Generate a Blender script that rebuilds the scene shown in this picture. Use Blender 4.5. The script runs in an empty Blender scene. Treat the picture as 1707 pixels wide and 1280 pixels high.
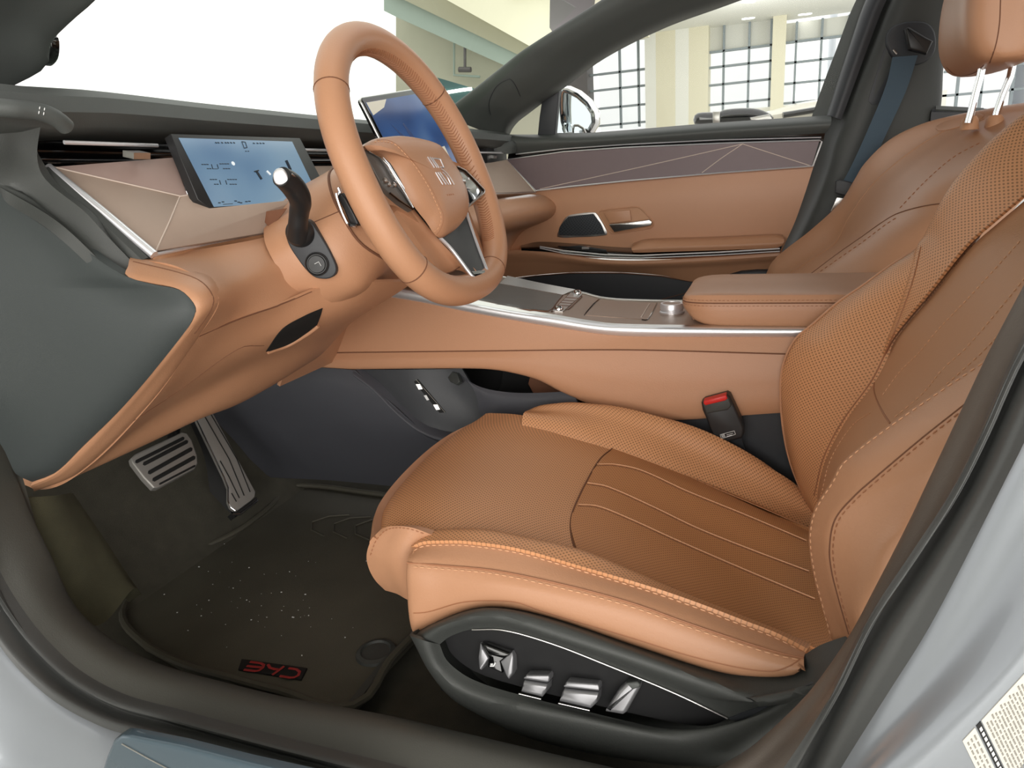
import bpy, bmesh, math, random
import numpy as np
from mathutils import Vector, Matrix
from mathutils.bvhtree import BVHTree
random.seed(4)
SC = bpy.context.scene
COL = SC.collection
# ------------------------------------------------------------------ camera
# car axes: +X towards the rear of the car, +Y towards the passenger side, +Z up
FPX, CX, CY = 1168.0, 853.5, 640.0
_yv = np.array([1300.0, 265.0]); _xv = np.array([-2305.0, 517.0]); _c = np.array([CX, CY])
AY = np.append(_yv - _c, FPX); AY /= np.linalg.norm(AY)
AX = -np.append(_xv - _c, FPX); AX -= AY * AX.dot(AY); AX /= np.linalg.norm(AX)
AZ = np.cross(AX, AY)
RW = np.stack([AX, AY, AZ])                 # camera (right, down, forward) -> car axes
EYE = np.array([0.0, -1.25, 1.0])
cam = bpy.data.cameras.new('camera'); cam_o = bpy.data.objects.new('camera', cam); COL.objects.link(cam_o)
cam.sensor_fit = 'HORIZONTAL'; cam.sensor_width = 36.0; cam.lens = FPX / 1707 * 36.0; cam.clip_start = 0.02; cam.clip_end = 200
_m = Matrix(((RW[0][0], -RW[0][1], -RW[0][2], EYE[0]), (RW[1][0], -RW[1][1], -RW[1][2], EYE[1]),
             (RW[2][0], -RW[2][1], -RW[2][2], EYE[2]), (0, 0, 0, 1)))
cam_o.matrix_world = _m
SC.camera = cam_o
SC.view_settings.view_transform = 'Standard'; SC.view_settings.look = 'None'
SC.view_settings.gamma = 1.0; SC.view_settings.use_curve_mapping = False
SC.view_settings.exposure = 0.15
# ------------------------------------------------------------------ light
W = bpy.data.worlds.new('daylight'); SC.world = W; W.use_nodes = True
_bg = W.node_tree.nodes['Background']; _bg.inputs[0].default_value = (1.0, 0.985, 0.96, 1); _bg.inputs[1].default_value = 1.42
def area(name, loc, target, sx, sy, power, color=(1, 1, 1)):
    l = bpy.data.lights.new(name, 'AREA'); l.shape = 'RECTANGLE'; l.size = sx; l.size_y = sy; l.energy = power; l.color = color
    o = bpy.data.objects.new(name, l); COL.objects.link(o); o.location = loc
    d = Vector(target) - Vector(loc); o.rotation_euler = d.to_track_quat('-Z', 'Y').to_euler()
    return o
area('showroom_window_light', (0.5, -2.9, 1.15), (-0.35, -0.4, 0.85), 3.6, 2.0, 92, (1.0, 0.97, 0.93))
# ------------------------------------------------------------------ helpers
def P(px, py, y=None, x=None, z=None):
    """the point of the plane y=..., x=... or z=... seen at a pixel of the 1707x1280 frame"""
    d = RW @ np.array([(px - CX) / FPX, (py - CY) / FPX, 1.0])
    if y is not None: t = (y - EYE[1]) / d[1]
    elif x is not None: t = (x - EYE[0]) / d[0]
    else: t = (z - EYE[2]) / d[2]
    return EYE + t * d
def PP(px, py, p0, n):
    d = RW @ np.array([(px - CX) / FPX, (py - CY) / FPX, 1.0])
    return EYE + d * (np.dot(np.asarray(p0) - EYE, n) / np.dot(d, n))
def cur(pts, y=None):
    """pixel polyline at depth y (or a y per point as third entry)"""
    n = len(pts); out = []
    for i, p in enumerate(pts):
        if len(p) > 2: yy = p[2]
        elif isinstance(y, (tuple, list)): yy = y[0] + (y[-1] - y[0]) * i / (n - 1)
        else: yy = y
        out.append(P(p[0], p[1], yy))
    return out
def cr(pts, n, closed=False, lin=False):
    """resample a polyline to n points (Catmull-Rom, uniform in length)"""
    p = np.array(pts, float)
    if closed: q = np.vstack([p[-1:], p, p[:2]])
    else: q = np.vstack([2 * p[:1] - p[1:2], p, 2 * p[-1:] - p[-2:-1]])
    k = 12; out = []
    segs = len(p) if closed else len(p) - 1
    for i in range(segs):
        a, b, c, d = q[i], q[i + 1], q[i + 2], q[i + 3]
        for j in range(k):
            t = j / k
            if lin: out.append(b + (c - b) * t)
            else:
                # centripetal-ish: limit tangents by the segment length
                L = np.linalg.norm(c - b)
                m1 = (c - a); m2 = (d - b)
                n1 = np.linalg.norm(m1); n2 = np.linalg.norm(m2)
                m1 = m1 / n1 * L if n1 > 1e-9 else m1
                m2 = m2 / n2 * L if n2 > 1e-9 else m2
                t2, t3 = t * t, t * t * t
                out.append((2 * t3 - 3 * t2 + 1) * b + (t3 - 2 * t2 + t) * m1 + (-2 * t3 + 3 * t2) * c + (t3 - t2) * m2)
    if not closed: out.append(p[-1])
    o = np.array(out)
    if closed: o = np.vstack([o, o[:1]])
    s = np.concatenate([[0], np.cumsum(np.linalg.norm(np.diff(o, axis=0), axis=1))])
    t = np.linspace(0, s[-1], n + 1)[:-1] if closed else np.linspace(0, s[-1], n)
    return np.stack([np.interp(t, s, o[:, i]) for i in range(o.shape[1])], 1)
class MB:
    """collects shapes in car coordinates; build() links them as ONE mesh object"""
    def __init__(s): s.v = []; s.f = []; s.uv = {}
    def add(s, v, f, uv=None):
        o = len(s.v); s.v += [tuple(map(float, a)) for a in v]
        for k, a in enumerate(f):
            s.f.append(tuple(i + o for i in a))
        if uv is not None:
            for i, u in enumerate(uv): s.uv[o + i] = u
        return s
    def grid(s, G, th=0.0, closed_u=False, toward=None):
        """G[r][c] -> sheet facing the viewer side, with real thickness th behind it"""
        G = np.asarray(G, float); R, Cn, _ = G.shape
        du = np.concatenate([[0], np.cumsum(np.linalg.norm(np.diff(G, axis=1), axis=2).mean(0))])
        dv = np.concatenate([[0], np.cumsum(np.linalg.norm(np.diff(G, axis=0), axis=2).mean(1))])
        a = np.gradient(G, axis=1); b = np.gradient(G, axis=0)
        N = np.cross(a, b); N /= (np.linalg.norm(N, axis=2, keepdims=True) + 1e-12)
        tw = EYE if toward is None else np.asarray(toward)
        flip = (N * (tw - G)).sum() < 0
        if flip: N = -N
        uv = [(du[c], dv[r]) for r in range(R) for c in range(Cn)]
        F = []
        ix = lambda r, c: r * Cn + c
        for r in range(R - 1):
            for c in range(Cn - 1):
                q = (ix(r, c), ix(r, c + 1), ix(r + 1, c + 1), ix(r + 1, c)); F.append(q[::-1] if flip else q)
        V = list(G.reshape(-1, 3))
        if th:
            o = R * Cn; V += list((G - N * th).reshape(-1, 3)); uv += uv
            for q in list(F): F.append(tuple(i + o for i in q[::-1]))
            rim = [ix(0, c) for c in range(Cn)] + [ix(r, Cn - 1) for r in range(1, R)] + [ix(R - 1, c) for c in range(Cn - 2, -1, -1)] + [ix(r, 0) for r in range(R - 2, 0, -1)]
            for i in range(len(rim)):
                p, q = rim[i], rim[(i + 1) % len(rim)]
                t = (p, q, q + o, p + o); F.append(t if flip else t[::-1])
        return s.add(V, F, uv)
    def loft(s, curves, nu=30, nv=None, th=0.0, lin=False, toward=None):
        C = [cr(c, nu) for c in curves]
        nv = nv or 6 * (len(curves) - 1) + 1
        G = np.stack([cr([c[i] for c in C], nv, lin=lin) for i in range(nu)], 1)
        return s.grid(G, th, toward=toward)
    def lg(s, curves, nu=30, nv=None):
        C = [cr(c, nu) for c in curves]
        return np.stack([cr([c[i] for c in C], nv) for i in range(nu)], 1)
    def tube(s, pts, r, seg=8, n=None, closed=False, flat=None, cap=True):
        """round bar along a path; flat=(vector, ratio) squeezes it along a vector"""
        p = cr(pts, n, closed) if n else np.array(pts, float)
        m = len(p)
        T = np.roll(p, -1, 0) - np.roll(p, 1, 0)
        if not closed: T[0] = p[1] - p[0]; T[-1] = p[-1] - p[-2]
        T /= np.linalg.norm(T, axis=1, keepdims=True) + 1e-12
        up = np.array([0, 0, 1.0]) if abs(T[0][2]) < .9 else np.array([0, 1.0, 0])
        A = np.cross(T[0], up); A /= np.linalg.norm(A)
        V = []; rr = np.broadcast_to(np.asarray(r, float), (m,))
        for i in range(m):
            A = A - T[i] * A.dot(T[i]); A /= np.linalg.norm(A); B = np.cross(T[i], A)
            for k in range(seg):
                t = 2 * math.pi * k / seg
                off = (A * math.cos(t) + B * math.sin(t)) * rr[i]
                if flat is not None: fv = np.asarray(flat[0], float); off = off - fv * off.dot(fv) * (1 - flat[1])
                V.append(p[i] + off)
        F = []
        for i in range(m if closed else m - 1):
            j = (i + 1) % m
            for k in range(seg):
                l = (k + 1) % seg
                F.append((i * seg + k, i * seg + l, j * seg + l, j * seg + k))
        if not closed and cap:
            F.append(tuple(range(seg))[::-1]); F.append(tuple((m - 1) * seg + k for k in range(seg)))
        s.add(V, F); return s
    def box(s, a, b, bev=0.0):
        a = np.minimum(a, b), np.maximum(a, b); lo, hi = a
        if hi.min() is None: pass
        V = [(x, y, z) for x in (lo[0], hi[0]) for y in (lo[1], hi[1]) for z in (lo[2], hi[2])]
        F = [(0, 1, 3, 2), (4, 6, 7, 5), (0, 4, 5, 1), (2, 3, 7, 6), (0, 2, 6, 4), (1, 5, 7, 3)]
        return s.add(V, F)
    def obox(s, c, ex, ey, ez):
        """box from a centre and three half-extent vectors"""
        c = np.asarray(c); V = [c + i * np.asarray(ex) + j * np.asarray(ey) + k * np.asarray(ez) for i in (-1, 1) for j in (-1, 1) for k in (-1, 1)]
        F = [(0, 1, 3, 2), (4, 6, 7, 5), (0, 4, 5, 1), (2, 3, 7, 6), (0, 2, 6, 4), (1, 5, 7, 3)]
        if np.dot(np.cross(ex, ey), ez) < 0: F = [q[::-1] for q in F]
        return s.add(V, F)
    def plate(s, pts, th, bev=0.0, smooth=0, n=None):
        """outline -> plate: front face on the outline (viewer side), rounded edge bev, depth th behind it"""
        p = cr(pts, smooth, closed=True) if smooth else np.array(pts, float)
        if n is None:
            c0 = p.mean(0); q = np.roll(p, -1, 0)
            n = np.cross(p - c0, q - c0).sum(0)
        n = np.asarray(n, float); n /= np.linalg.norm(n)
        rev = False
        if n.dot(EYE - p.mean(0)) < 0: n = -n
        area_n = np.cross(p - p.mean(0), np.roll(p, -1, 0) - p.mean(0)).sum(0)
        if area_n.dot(n) < 0: p = p[::-1]
        m = len(p)
        e = np.roll(p, -1, 0) - np.roll(p, 1, 0)
        inn = np.cross(n, e); inn /= np.linalg.norm(inn, axis=1, keepdims=True) + 1e-12
        rings = []
        if bev > 0:
            for t in (0, 30, 60, 90):
                a = math.radians(t); rings.append(p + inn * bev * (1 - math.sin(a)) + n * 0 - n * bev * (1 - math.cos(a)))
        else: rings.append(p)
        rings.append(p - n * max(th, bev * 1.01))
        V = np.vstack(rings); F = [tuple(range(m))]
        for r in range(len(rings) - 1):
            for i in range(m):
                j = (i + 1) % m; F.append((r * m + i, (r + 1) * m + i, (r + 1) * m + j, r * m + j))
        F.append(tuple((len(rings) - 1) * m + i for i in range(m))[::-1])
        return s.add(V, F)
    def lathe(s, c, ax, prof, seg=32):
        """prof = [(radius, height along ax)]"""
        ax = np.asarray(ax, float); ax /= np.linalg.norm(ax)
        up = np.array([0, 0, 1.0]) if abs(ax[2]) < .9 else np.array([1.0, 0, 0])
        A = np.cross(ax, up); A /= np.linalg.norm(A); B = np.cross(ax, A); c = np.asarray(c)
        V = []
        for r, h in prof:
            for k in range(seg):
                t = 2 * math.pi * k / seg; V.append(c + ax * h + (A * math.cos(t) + B * math.sin(t)) * r)
        F = []
        for i in range(len(prof) - 1):
            for k in range(seg):
                l = (k + 1) % seg; F.append((i * seg + k, (i + 1) * seg + k, (i + 1) * seg + l, i * seg + l))
        F.append(tuple(range(seg))); F.append(tuple((len(prof) - 1) * seg + k for k in range(seg))[::-1])
        F = [f[::-1] for f in F] if False else F
        return s.add(V, F)
    def bvh(s):
        return BVHTree.FromPolygons([Vector(v) for v in s.v], s.f)
    def stitch(s, path, dash=.0042, gap=.0024, r=.0006):
        """row of thread dashes along a 3D path"""
        p = np.array(path); sl = np.concatenate([[0], np.cumsum(np.linalg.norm(np.diff(p, axis=0), axis=1))])
        t = 0.0
        at = lambda u: np.array([np.interp(u, sl, p[:, i]) for i in range(3)])
        while t + dash < sl[-1]:
            a, b = at(t), at(t + dash); s.tube([a, (a + b) / 2, b], [r * .5, r, r * .5], seg=5); t += dash + gap
        return s
    def build(s, name, mat, parent=None, sharp=40, sub=0):
        base = WLOC.get(parent.name, Vector((0, 0, 0))) if parent else None
        me = bpy.data.meshes.new(name)
        v = np.array(s.v)
        if parent is None:
            lo, hi = v.min(0), v.max(0); base = Vector(((lo[0] + hi[0]) / 2, (lo[1] + hi[1]) / 2, lo[2]))
        me.from_pydata([tuple(a) for a in (v - np.array(base))], [], s.f)
        if s.uv:
            l = me.uv_layers.new(name='uv')
            for poly in me.polygons:
                for li in poly.loop_indices: l.data[li].uv = s.uv.get(me.loops[li].vertex_index, (0, 0))
        me.materials.append(M[mat] if isinstance(mat, str) else mat)
        me.shade_smooth(); me.set_sharp_from_angle(angle=math.radians(sharp))
        me.validate(); me.update()
        o = bpy.data.objects.new(name, me); COL.objects.link(o)
        if parent: o.parent = parent; WLOC[o.name] = base
        else: o.location = base; WLOC[o.name] = base
        return o
WLOC = {}
def thing(name, label, cat, loc, group=None):
    o = bpy.data.objects.new(name, None); COL.objects.link(o); o.empty_display_size = .05
    o.location = tuple(loc); WLOC[o.name] = Vector(tuple(map(float, loc)))
    o['label'] = label; o['category'] = cat
    if group: o['group'] = group
    return o
def tag(o, label, cat, group=None, kind=None):
    o['label'] = label; o['category'] = cat
    if group: o['group'] = group
    if kind: o['kind'] = kind
    return o
def struct(o, label, cat):
    o['kind'] = 'structure'; o['label'] = label; o['category'] = cat; return o
def cast(px, py, trees, off=0.0):
    """the point of a built surface seen at a pixel, lifted off it by off"""
    d = Vector(RW @ np.array([(px - CX) / FPX, (py - CY) / FPX, 1.0])).normalized(); best = None
    for t in trees:
        h, n, i, dist = t.ray_cast(Vector(EYE), d)
        if h is not None and (best is None or dist < best[2]): best = (h, n, dist)
    if best is None: return None
    n = best[1]
    if n.dot(d) > 0: n = -n
    return np.array(best[0] + n * off)
def onto(pts, trees, n=40, off=0.0, closed=False):
    """pixel path dropped onto built surfaces"""
    q = cr([(a[0], a[1]) for a in pts], n, closed)
    out = [cast(a[0], a[1], trees, off) for a in q]
    return [o for o in out if o is not None]
def drape(grid_px, trees, nu=16, nv=16, off=0.0):
    C_ = [cr([(a[0], a[1]) for a in row], nu) for row in grid_px]
    G = np.stack([cr([c[i] for c in C_], nv) for i in range(nu)], 1)
    out = np.zeros(G.shape[:2] + (3,))
    for r in range(nv):
        for c in range(nu):
            h = cast(G[r, c, 0], G[r, c, 1], trees, off)
            out[r, c] = h if h is not None else (out[r, c - 1] if c else out[r - 1, c])
    return out
# ------------------------------------------------------------------ materials
def srgb(r, g, b):
    f = lambda c: (c / 255 / 12.92) if c / 255 <= .04045 else ((c / 255 + .055) / 1.055) ** 2.4
    return (f(r), f(g), f(b), 1)
M = {}
def mat(name, col, rough=.5, metal=0.0, spec=.5, bump=0.0, bscale=400.0, coat=0.0, perf=None, vary=0.0, vscale=6.0, emit=None, trans=0.0, sheen=0.0, brushed=False):
    m = bpy.data.materials.new(name); m.use_nodes = True; nt = m.node_tree; N = nt.nodes; L = nt.links
    b = N['Principled BSDF']; c = srgb(*col)
    b.inputs['Base Color'].default_value = c; b.inputs['Roughness'].default_value = rough; b.inputs['Metallic'].default_value = metal
    b.inputs['Specular IOR Level'].default_value = spec; b.inputs['Coat Weight'].default_value = coat
    b.inputs['Sheen Weight'].default_value = sheen
    tc = N.new('ShaderNodeTexCoord')
    colout = None
    if vary:
        n = N.new('ShaderNodeTexNoise'); n.inputs['Scale'].default_value = vscale; n.inputs['Detail'].default_value = 6
        L.new(tc.outputs['Object'], n.inputs['Vector'])
        mx = N.new('ShaderNodeMix'); mx.data_type = 'RGBA'
        mx.inputs[6].default_value = tuple(a * (1 - vary) for a in c[:3]) + (1,); mx.inputs[7].default_value = tuple(min(1, a * (1 + vary)) for a in c[:3]) + (1,)
        L.new(n.outputs['Fac'], mx.inputs[0]); colout = mx.outputs[2]
    hgt = None
    if bump:
        n = N.new('ShaderNodeTexNoise'); n.inputs['Scale'].default_value = bscale; n.inputs['Detail'].default_value = 3
        L.new(tc.outputs['Object'], n.inputs['Vector']); hgt = n.outputs['Fac']
    if brushed:
        mp = N.new('ShaderNodeMapping'); mp.inputs['Scale'].default_value = (8, 900, 900); L.new(tc.outputs['Object'], mp.inputs[0])
        n = N.new('ShaderNodeTexNoise'); n.inputs['Scale'].default_value = 1.0; L.new(mp.outputs[0], n.inputs['Vector']); hgt = n.outputs['Fac']
    if perf:
        sp, rad = perf
        uv = N.new('ShaderNodeUVMap'); mp = N.new('ShaderNodeMapping'); mp.inputs['Rotation'].default_value = (0, 0, math.radians(45))
        L.new(uv.outputs[0], mp.inputs[0])
        vo = N.new('ShaderNodeTexVoronoi'); vo.voronoi_dimensions = '2D'; vo.inputs['Randomness'].default_value = 0; vo.inputs['Scale'].default_value = 1 / sp
        L.new(mp.outputs[0], vo.inputs['Vector'])
        mr = N.new('ShaderNodeMapRange'); mr.inputs[1].default_value = rad * .75; mr.inputs[2].default_value = rad * 1.25
        L.new(vo.outputs['Distance'], mr.inputs[0])
        mx = N.new('ShaderNodeMix'); mx.data_type = 'RGBA'; mx.inputs[6].default_value = tuple(a * .45 for a in c[:3]) + (1,)
        if colout is not None: L.new(colout, mx.inputs[7])
        else: mx.inputs[7].default_value = c
        L.new(mr.outputs[0], mx.inputs[0]); colout = mx.outputs[2]
    if colout is not None: L.new(colout, b.inputs['Base Color'])
    if hgt is not None:
        bp = N.new('ShaderNodeBump'); bp.inputs['Strength'].default_value = bump or .08; bp.inputs['Distance'].default_value = .002
        L.new(hgt, bp.inputs['Height']); L.new(bp.outputs[0], b.inputs['Normal'])
    if emit:
        b.inputs['Emission Color'].default_value = srgb(*emit[0]); b.inputs['Emission Strength'].default_value = emit[1]
    M[name] = m; return m
TAN = (184, 136, 104)
mat('leather', TAN, .42, bump=.12, bscale=500, spec=.4)
mat('leather_dark', (182, 135, 101), .5, bump=.12, bscale=500, spec=.35)
mat('perforated_leather', (206, 149, 106), .45, perf=(.0042, .27), bump=.1, bscale=500, spec=.35)
mat('perforated_insert', (188, 130, 86), .5, perf=(.0038, .22), bump=.1, bscale=500, spec=.3)
mat('thread', (214, 164, 126), .6)
mat('thread_dark', (158, 106, 74), .6)
mat('seam', (112, 72, 50), .8)
mat('soft_black', (58, 60, 58), .55, bump=.15, bscale=900)
mat('soft_grey', (74, 77, 75), .55, bump=.12, bscale=900)
mat('sill_grey', (66, 65, 60), .5, bump=.12, bscale=700, vary=.08, vscale=9)
mat('trim_dark', (46, 48, 52), .5, bump=.1, bscale=900)
mat('tunnel_dark', (62, 63, 69), .6, bump=.12, bscale=900)
mat('gloss_black', (10, 10, 11), .08, spec=.6, coat=.5)
mat('satin_black', (32, 32, 33), .42)
mat('switch_silver', (140, 140, 143), .33, .6)
mat('void_black', (8, 8, 8), .8)
mat('end_cap_grey', (54, 59, 59), .55, bump=.12, bscale=900)
mat('carpet', (70, 67, 57), .95, bump=.6, bscale=1500, vary=.3, vscale=40)
mat('mat_rubber', (72, 69, 59), .7, bump=.25, bscale=600, vary=.25, vscale=12)
mat('rest_carpet', (80, 78, 59), .95, bump=.6, bscale=1500, vary=.3, vscale=30)
mat('chrome', (235, 235, 238), .07, 1.0)
mat('bright_trim', (240, 240, 244), .34, .75)
mat('satin_silver', (205, 203, 200), .28, 1.0, brushed=True)
mat('pedal_steel', (150, 147, 143), .4, .45, bump=.05, bscale=1500)
mat('taupe', (166, 146, 132), .55, bump=.08, bscale=1500, vary=.03, vscale=60)
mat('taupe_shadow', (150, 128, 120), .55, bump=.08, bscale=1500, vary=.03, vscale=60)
mat('plum', (112, 96, 98), .5, bump=.08, bscale=1500, vary=.04, vscale=60)
mat('trim_line', (205, 188, 176), .5)
mat('console_taupe', (158, 136, 122), .38, .45, bump=.04, bscale=900)
mat('pad_rubber', (92, 88, 84), .35, vary=.2, vscale=25)
mat('rubber_seal', (70, 71, 70), .45, bump=.06, bscale=500)
mat('pillar_trim', (86, 78, 71), .45, bump=.08, bscale=900)
mat('silver_paint', (150, 155, 161), .32, .3, coat=.5)
mat('sill_plate_blue', (72, 88, 98), .25, .2, coat=.4)
mat('belt_webbing', (66, 84, 98), .75, bump=.3, bscale=1200)
mat('red_plastic', (206, 40, 36), .35)
mat('red_logo', (150, 38, 36), .4)
mat('white_print', (225, 226, 226), .6)
mat('cream_wall', (232, 227, 203), .7)
mat('white_wall', (240, 240, 232), .7)
mat('beam_green', (158, 172, 163), .6)
mat('soffit', (166, 163, 142), .7)
mat('concrete_wall', (180, 178, 160), .8, vary=.06, vscale=1.5)
mat('teal_dark', (64, 92, 92), .3)
mat('mullion', (142, 152, 157), .6)
mat('print_grey', (140, 137, 130), .7)
mat('paper', (206, 202, 192), .6)
mat('column_grey', (92, 88, 88), .6)
mat('blind', (222, 222, 214), .8)
mat('car_cream', (225, 220, 205), .3, coat=.5)
def glass_mat(name, tint, refl=.06):
    m = bpy.data.materials.new(name); m.use_nodes = True; N = m.node_tree.nodes; L = m.node_tree.links
    N.clear(); out = N.new('ShaderNodeOutputMaterial'); t = N.new('ShaderNodeBsdfTransparent'); t.inputs[0].default_value = srgb(*tint)
    g = N.new('ShaderNodeBsdfGlossy'); g.inputs['Roughness'].default_value = .02
    mx = N.new('ShaderNodeMixShader'); fr = N.new('ShaderNodeFresnel'); fr.inputs[0].default_value = 1.45
    mm = N.new('ShaderNodeMath'); mm.operation = 'MULTIPLY'; mm.inputs[1].default_value = refl / .04 * .25
    ge = N.new('ShaderNodeNewGeometry'); iv = N.new('ShaderNodeMath'); iv.operation = 'SUBTRACT'; iv.inputs[0].default_value = 1.0; L.new(ge.outputs['Backfacing'], iv.inputs[1])
    m3 = N.new('ShaderNodeMath'); m3.operation = 'MULTIPLY'; L.new(iv.outputs[0], m3.inputs[1])
    L.new(fr.outputs[0], mm.inputs[0]); L.new(mm.outputs[0], m3.inputs[0]); L.new(m3.outputs[0], mx.inputs[0]); L.new(t.outputs[0], mx.inputs[1]); L.new(g.outputs[0], mx.inputs[2]); L.new(mx.outputs[0], out.inputs[0])
    M[name] = m
glass_mat('window_glass', (253, 254, 253), .02); glass_mat('windshield_glass', (252, 255, 252), .02)
def screen_mat(name, cols, strength):
    """lit display: smooth colour fields mixed by noise over the panel"""
    m = bpy.data.materials.new(name); m.use_nodes = True; N = m.node_tree.nodes; L = m.node_tree.links
    b = N['Principled BSDF']; b.inputs['Base Color'].default_value = (0.01, 0.01, 0.01, 1); b.inputs['Roughness'].default_value = .12
    uv = N.new('ShaderNodeUVMap'); n = N.new('ShaderNodeTexNoise'); n.inputs['Scale'].default_value = 8.0; n.inputs['Detail'].default_value = 1
    L.new(uv.outputs[0], n.inputs['Vector']); cr_ = N.new('ShaderNodeValToRGB')
    el = cr_.color_ramp.elements; el[0].position = .3; el[0].color = srgb(*cols[0]); el[1].position = .7; el[1].color = srgb(*cols[-1])
    if len(cols) > 2: e = el.new(.5); e.color = srgb(*cols[1])
    L.new(n.outputs['Fac'], cr_.inputs[0]); L.new(cr_.outputs[0], b.inputs['Emission Color']); b.inputs['Emission Strength'].default_value = strength
    M[name] = m
screen_mat('cluster_screen', [(96, 128, 160), (126, 156, 180), (140, 166, 184)], .75)
screen_mat('media_screen', [(38, 62, 106), (58, 90, 140), (88, 118, 158)], .7)
mat('screen_ink', (20, 32, 46), .5)
mat('screen_light', (40, 40, 40), .4, emit=((235, 240, 240), .9))
mat('media_blue_dark', (20, 30, 60), .3, emit=((40, 62, 104), .6))
mat('media_beige', (120, 110, 95), .3, emit=((200, 196, 178), .7))
mat('lamp_white', (255, 255, 255), .5, emit=((255, 255, 250), 3.0))
# ================================================================== cabin floor, sill, pillars, body shell
g = MB()
xs = [-1.30, -1.16, -1.06, -.98, -.6, -.2, .3, .95]; zs = [.86, .62, .43, .355, .335, .335, .335, .335]
g.loft([[(x, y, z) for x, z in zip(xs, zs)] for y in (-.74, -.4, 0, .4, .78)], 40, 12, th=.02, toward=(0, -.3, 3))
struct(g.build('floor', 'carpet'), 'dark carpet of the driver footwell and cabin floor', 'car floor')

SILL_IN = [(-25, 640), (4, 740), (24, 800), (44, 850), (80, 924), (116, 999), (161, 1047), (225, 1089), (300, 1117), (375, 1137), (469, 1160), (637, 1190), (760, 1218), (922, 1256), (1050, 1285), (1250, 1330)]
SILL_OUT = [(-90, 720), (-60, 800), (-30, 880), (0, 952), (37, 1014), (75, 1062), (131, 1115), (206, 1156), (300, 1182), (412, 1212), (640, 1269), (760, 1300), (900, 1340), (1050, 1380), (1200, 1410)]
SEAL_OUT = [(-110, 850), (-70, 950), (-30, 1030), (0, 1077), (37, 1122), (94, 1171), (169, 1211), (225, 1228), (300, 1250), (412, 1283), (600, 1335), (800, 1390), (1000, 1450)]
t = thing('door_sill_trim', 'scuffed grey plastic trim along the driver door sill at the bottom of the frame', 'sill trim', (-.4, -.75, .36))
ci, co = cur(SILL_IN, -.72), cur(SILL_OUT, -.775)
low = [p + np.array([0.0, .012, -.13]) for p in ci]
mid = [(a * .5 + b * .5) + np.array([0, 0, .012]) for a, b in zip(cr(ci, 40), cr(co, 40))]
g = MB().loft([low, [p + np.array([0, .004, -.02]) for p in ci], ci, mid, co], 70, 30, th=.004); g.build('sill_cover', 'sill_grey', t)
tw = thing('door_seal', 'black rubber door seal curving along the sill and up the near pillar', 'door seal', (-.4, -.80, .4))
co2 = cr(co, 60); so = cr(cur(SEAL_OUT, -.815), 60)
a1 = [a * .72 + b * .28 + np.array([0, -.006, .004]) for a, b in zip(co2, so)]; a2 = [a * .5 + b * .5 + np.array([0, .006, -.006]) for a, b in zip(co2, so)]
a3 = [a * .25 + b * .75 + np.array([0, -.004, .004]) for a, b in zip(co2, so)]
MB().loft([co2, a1, a2, a3, so], 90, 33, th=.004).build('seal_lip', 'rubber_seal', tw)
# near B-pillar
PIL = [(1765, 355), (1740, 410), (1707, 476), (1645, 593), (1545, 807), (1515, 871), (1459, 980), (1417, 1059), (1350, 1152), (1297, 1205), (1230, 1262), (1120, 1330)]
BEAD = [(1810, 395), (1765, 470), (1690, 600), (1640, 712), (1586, 819), (1520, 920), (1451, 1025), (1390, 1150), (1327, 1250), (1270, 1330)]
GRV = [(1830, 380), (1790, 440), (1707, 586), (1609, 800), (1530, 930), (1455, 1040), (1390, 1165), (1335, 1280), (1290, 1360)]
SLV = [(1860, 440), (1790, 560), (1707, 738), (1676, 800), (1552, 1040), (1477, 1160), (1402, 1280), (1350, 1370)]
tp = thing('near_pillar_trim', 'brownish grey trim strip on the near door pillar beside the driver seat', 'pillar trim', (.05, -.76, .56))
def up3(dx, dy): return [np.array(q) for q in ((.295 + dx, -.60 + dy, 1.37), (.25 + dx, -.66 + dy, 1.24), (.20 + dx, -.72 + dy, 1.10))]
pin = up3(0, 0) + cur(PIL, -.75); bd = up3(.012, -.03) + cur(BEAD, -.79)
hid = [p + np.array([.05, .06, 0]) for p in pin]
MB().loft([hid, pin, [(a * .5 + b * .5) + np.array([.004, -.004, 0]) for a, b in zip(cr(pin, 30), cr(bd, 30))], bd], 60, 24, th=.003).build('trim_strip', 'pillar_trim', tp)
gr, sv = up3(.016, -.028) + cur(GRV, -.786), up3(.03, -.05) + cur(SLV, -.815)
b3, g3, s3 = cr(bd, 50), cr(gr, 50), cr(sv, 50)
m1 = [(a * .5 + b * .5) + np.array([0, -.006, 0]) for a, b in zip(b3, g3)]
gi = [p + np.array([.001, .003, 0]) for p in g3]
m2 = [(a * .7 + b * .3) + np.array([0, -.010, 0]) for a, b in zip(g3, s3)]; m3 = [(a * .3 + b * .7) + np.array([0, -.004, 0]) for a, b in zip(g3, s3)]
MB().loft([b3, m1, gi, m2, m3, s3], 90, 50, th=.003).build('pillar_seal', 'rubber_seal', tw)
tb = thing('car_body', 'silver painted body of the car around the driver door opening', 'car body', (0, -.85, .2))
rdg = up3(.10, -.075) + cur([(1960, 640), (1860, 800), (1760, 960), (1707, 1035), (1640, 1120), (1560, 1200), (1440, 1310), (1400, 1350)], -.845)
r2 = up3(.115, -.08) + cur([(1990, 690), (1890, 850), (1790, 1000), (1735, 1075), (1680, 1140), (1600, 1225), (1480, 1340), (1440, 1380)], -.853)
o2 = up3(.17, -.065) + cur([(2120, 860), (2050, 960), (1930, 1080), (1830, 1170), (1760, 1230), (1700, 1300), (1560, 1420)], -.835)
s4 = [p + np.array([-.002, .02, 0]) for p in sv]
sm = [(a * .45 + b * .55) + np.array([0, .004, 0]) for a, b in zip(cr(sv, 30), cr(rdg, 30))]
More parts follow.
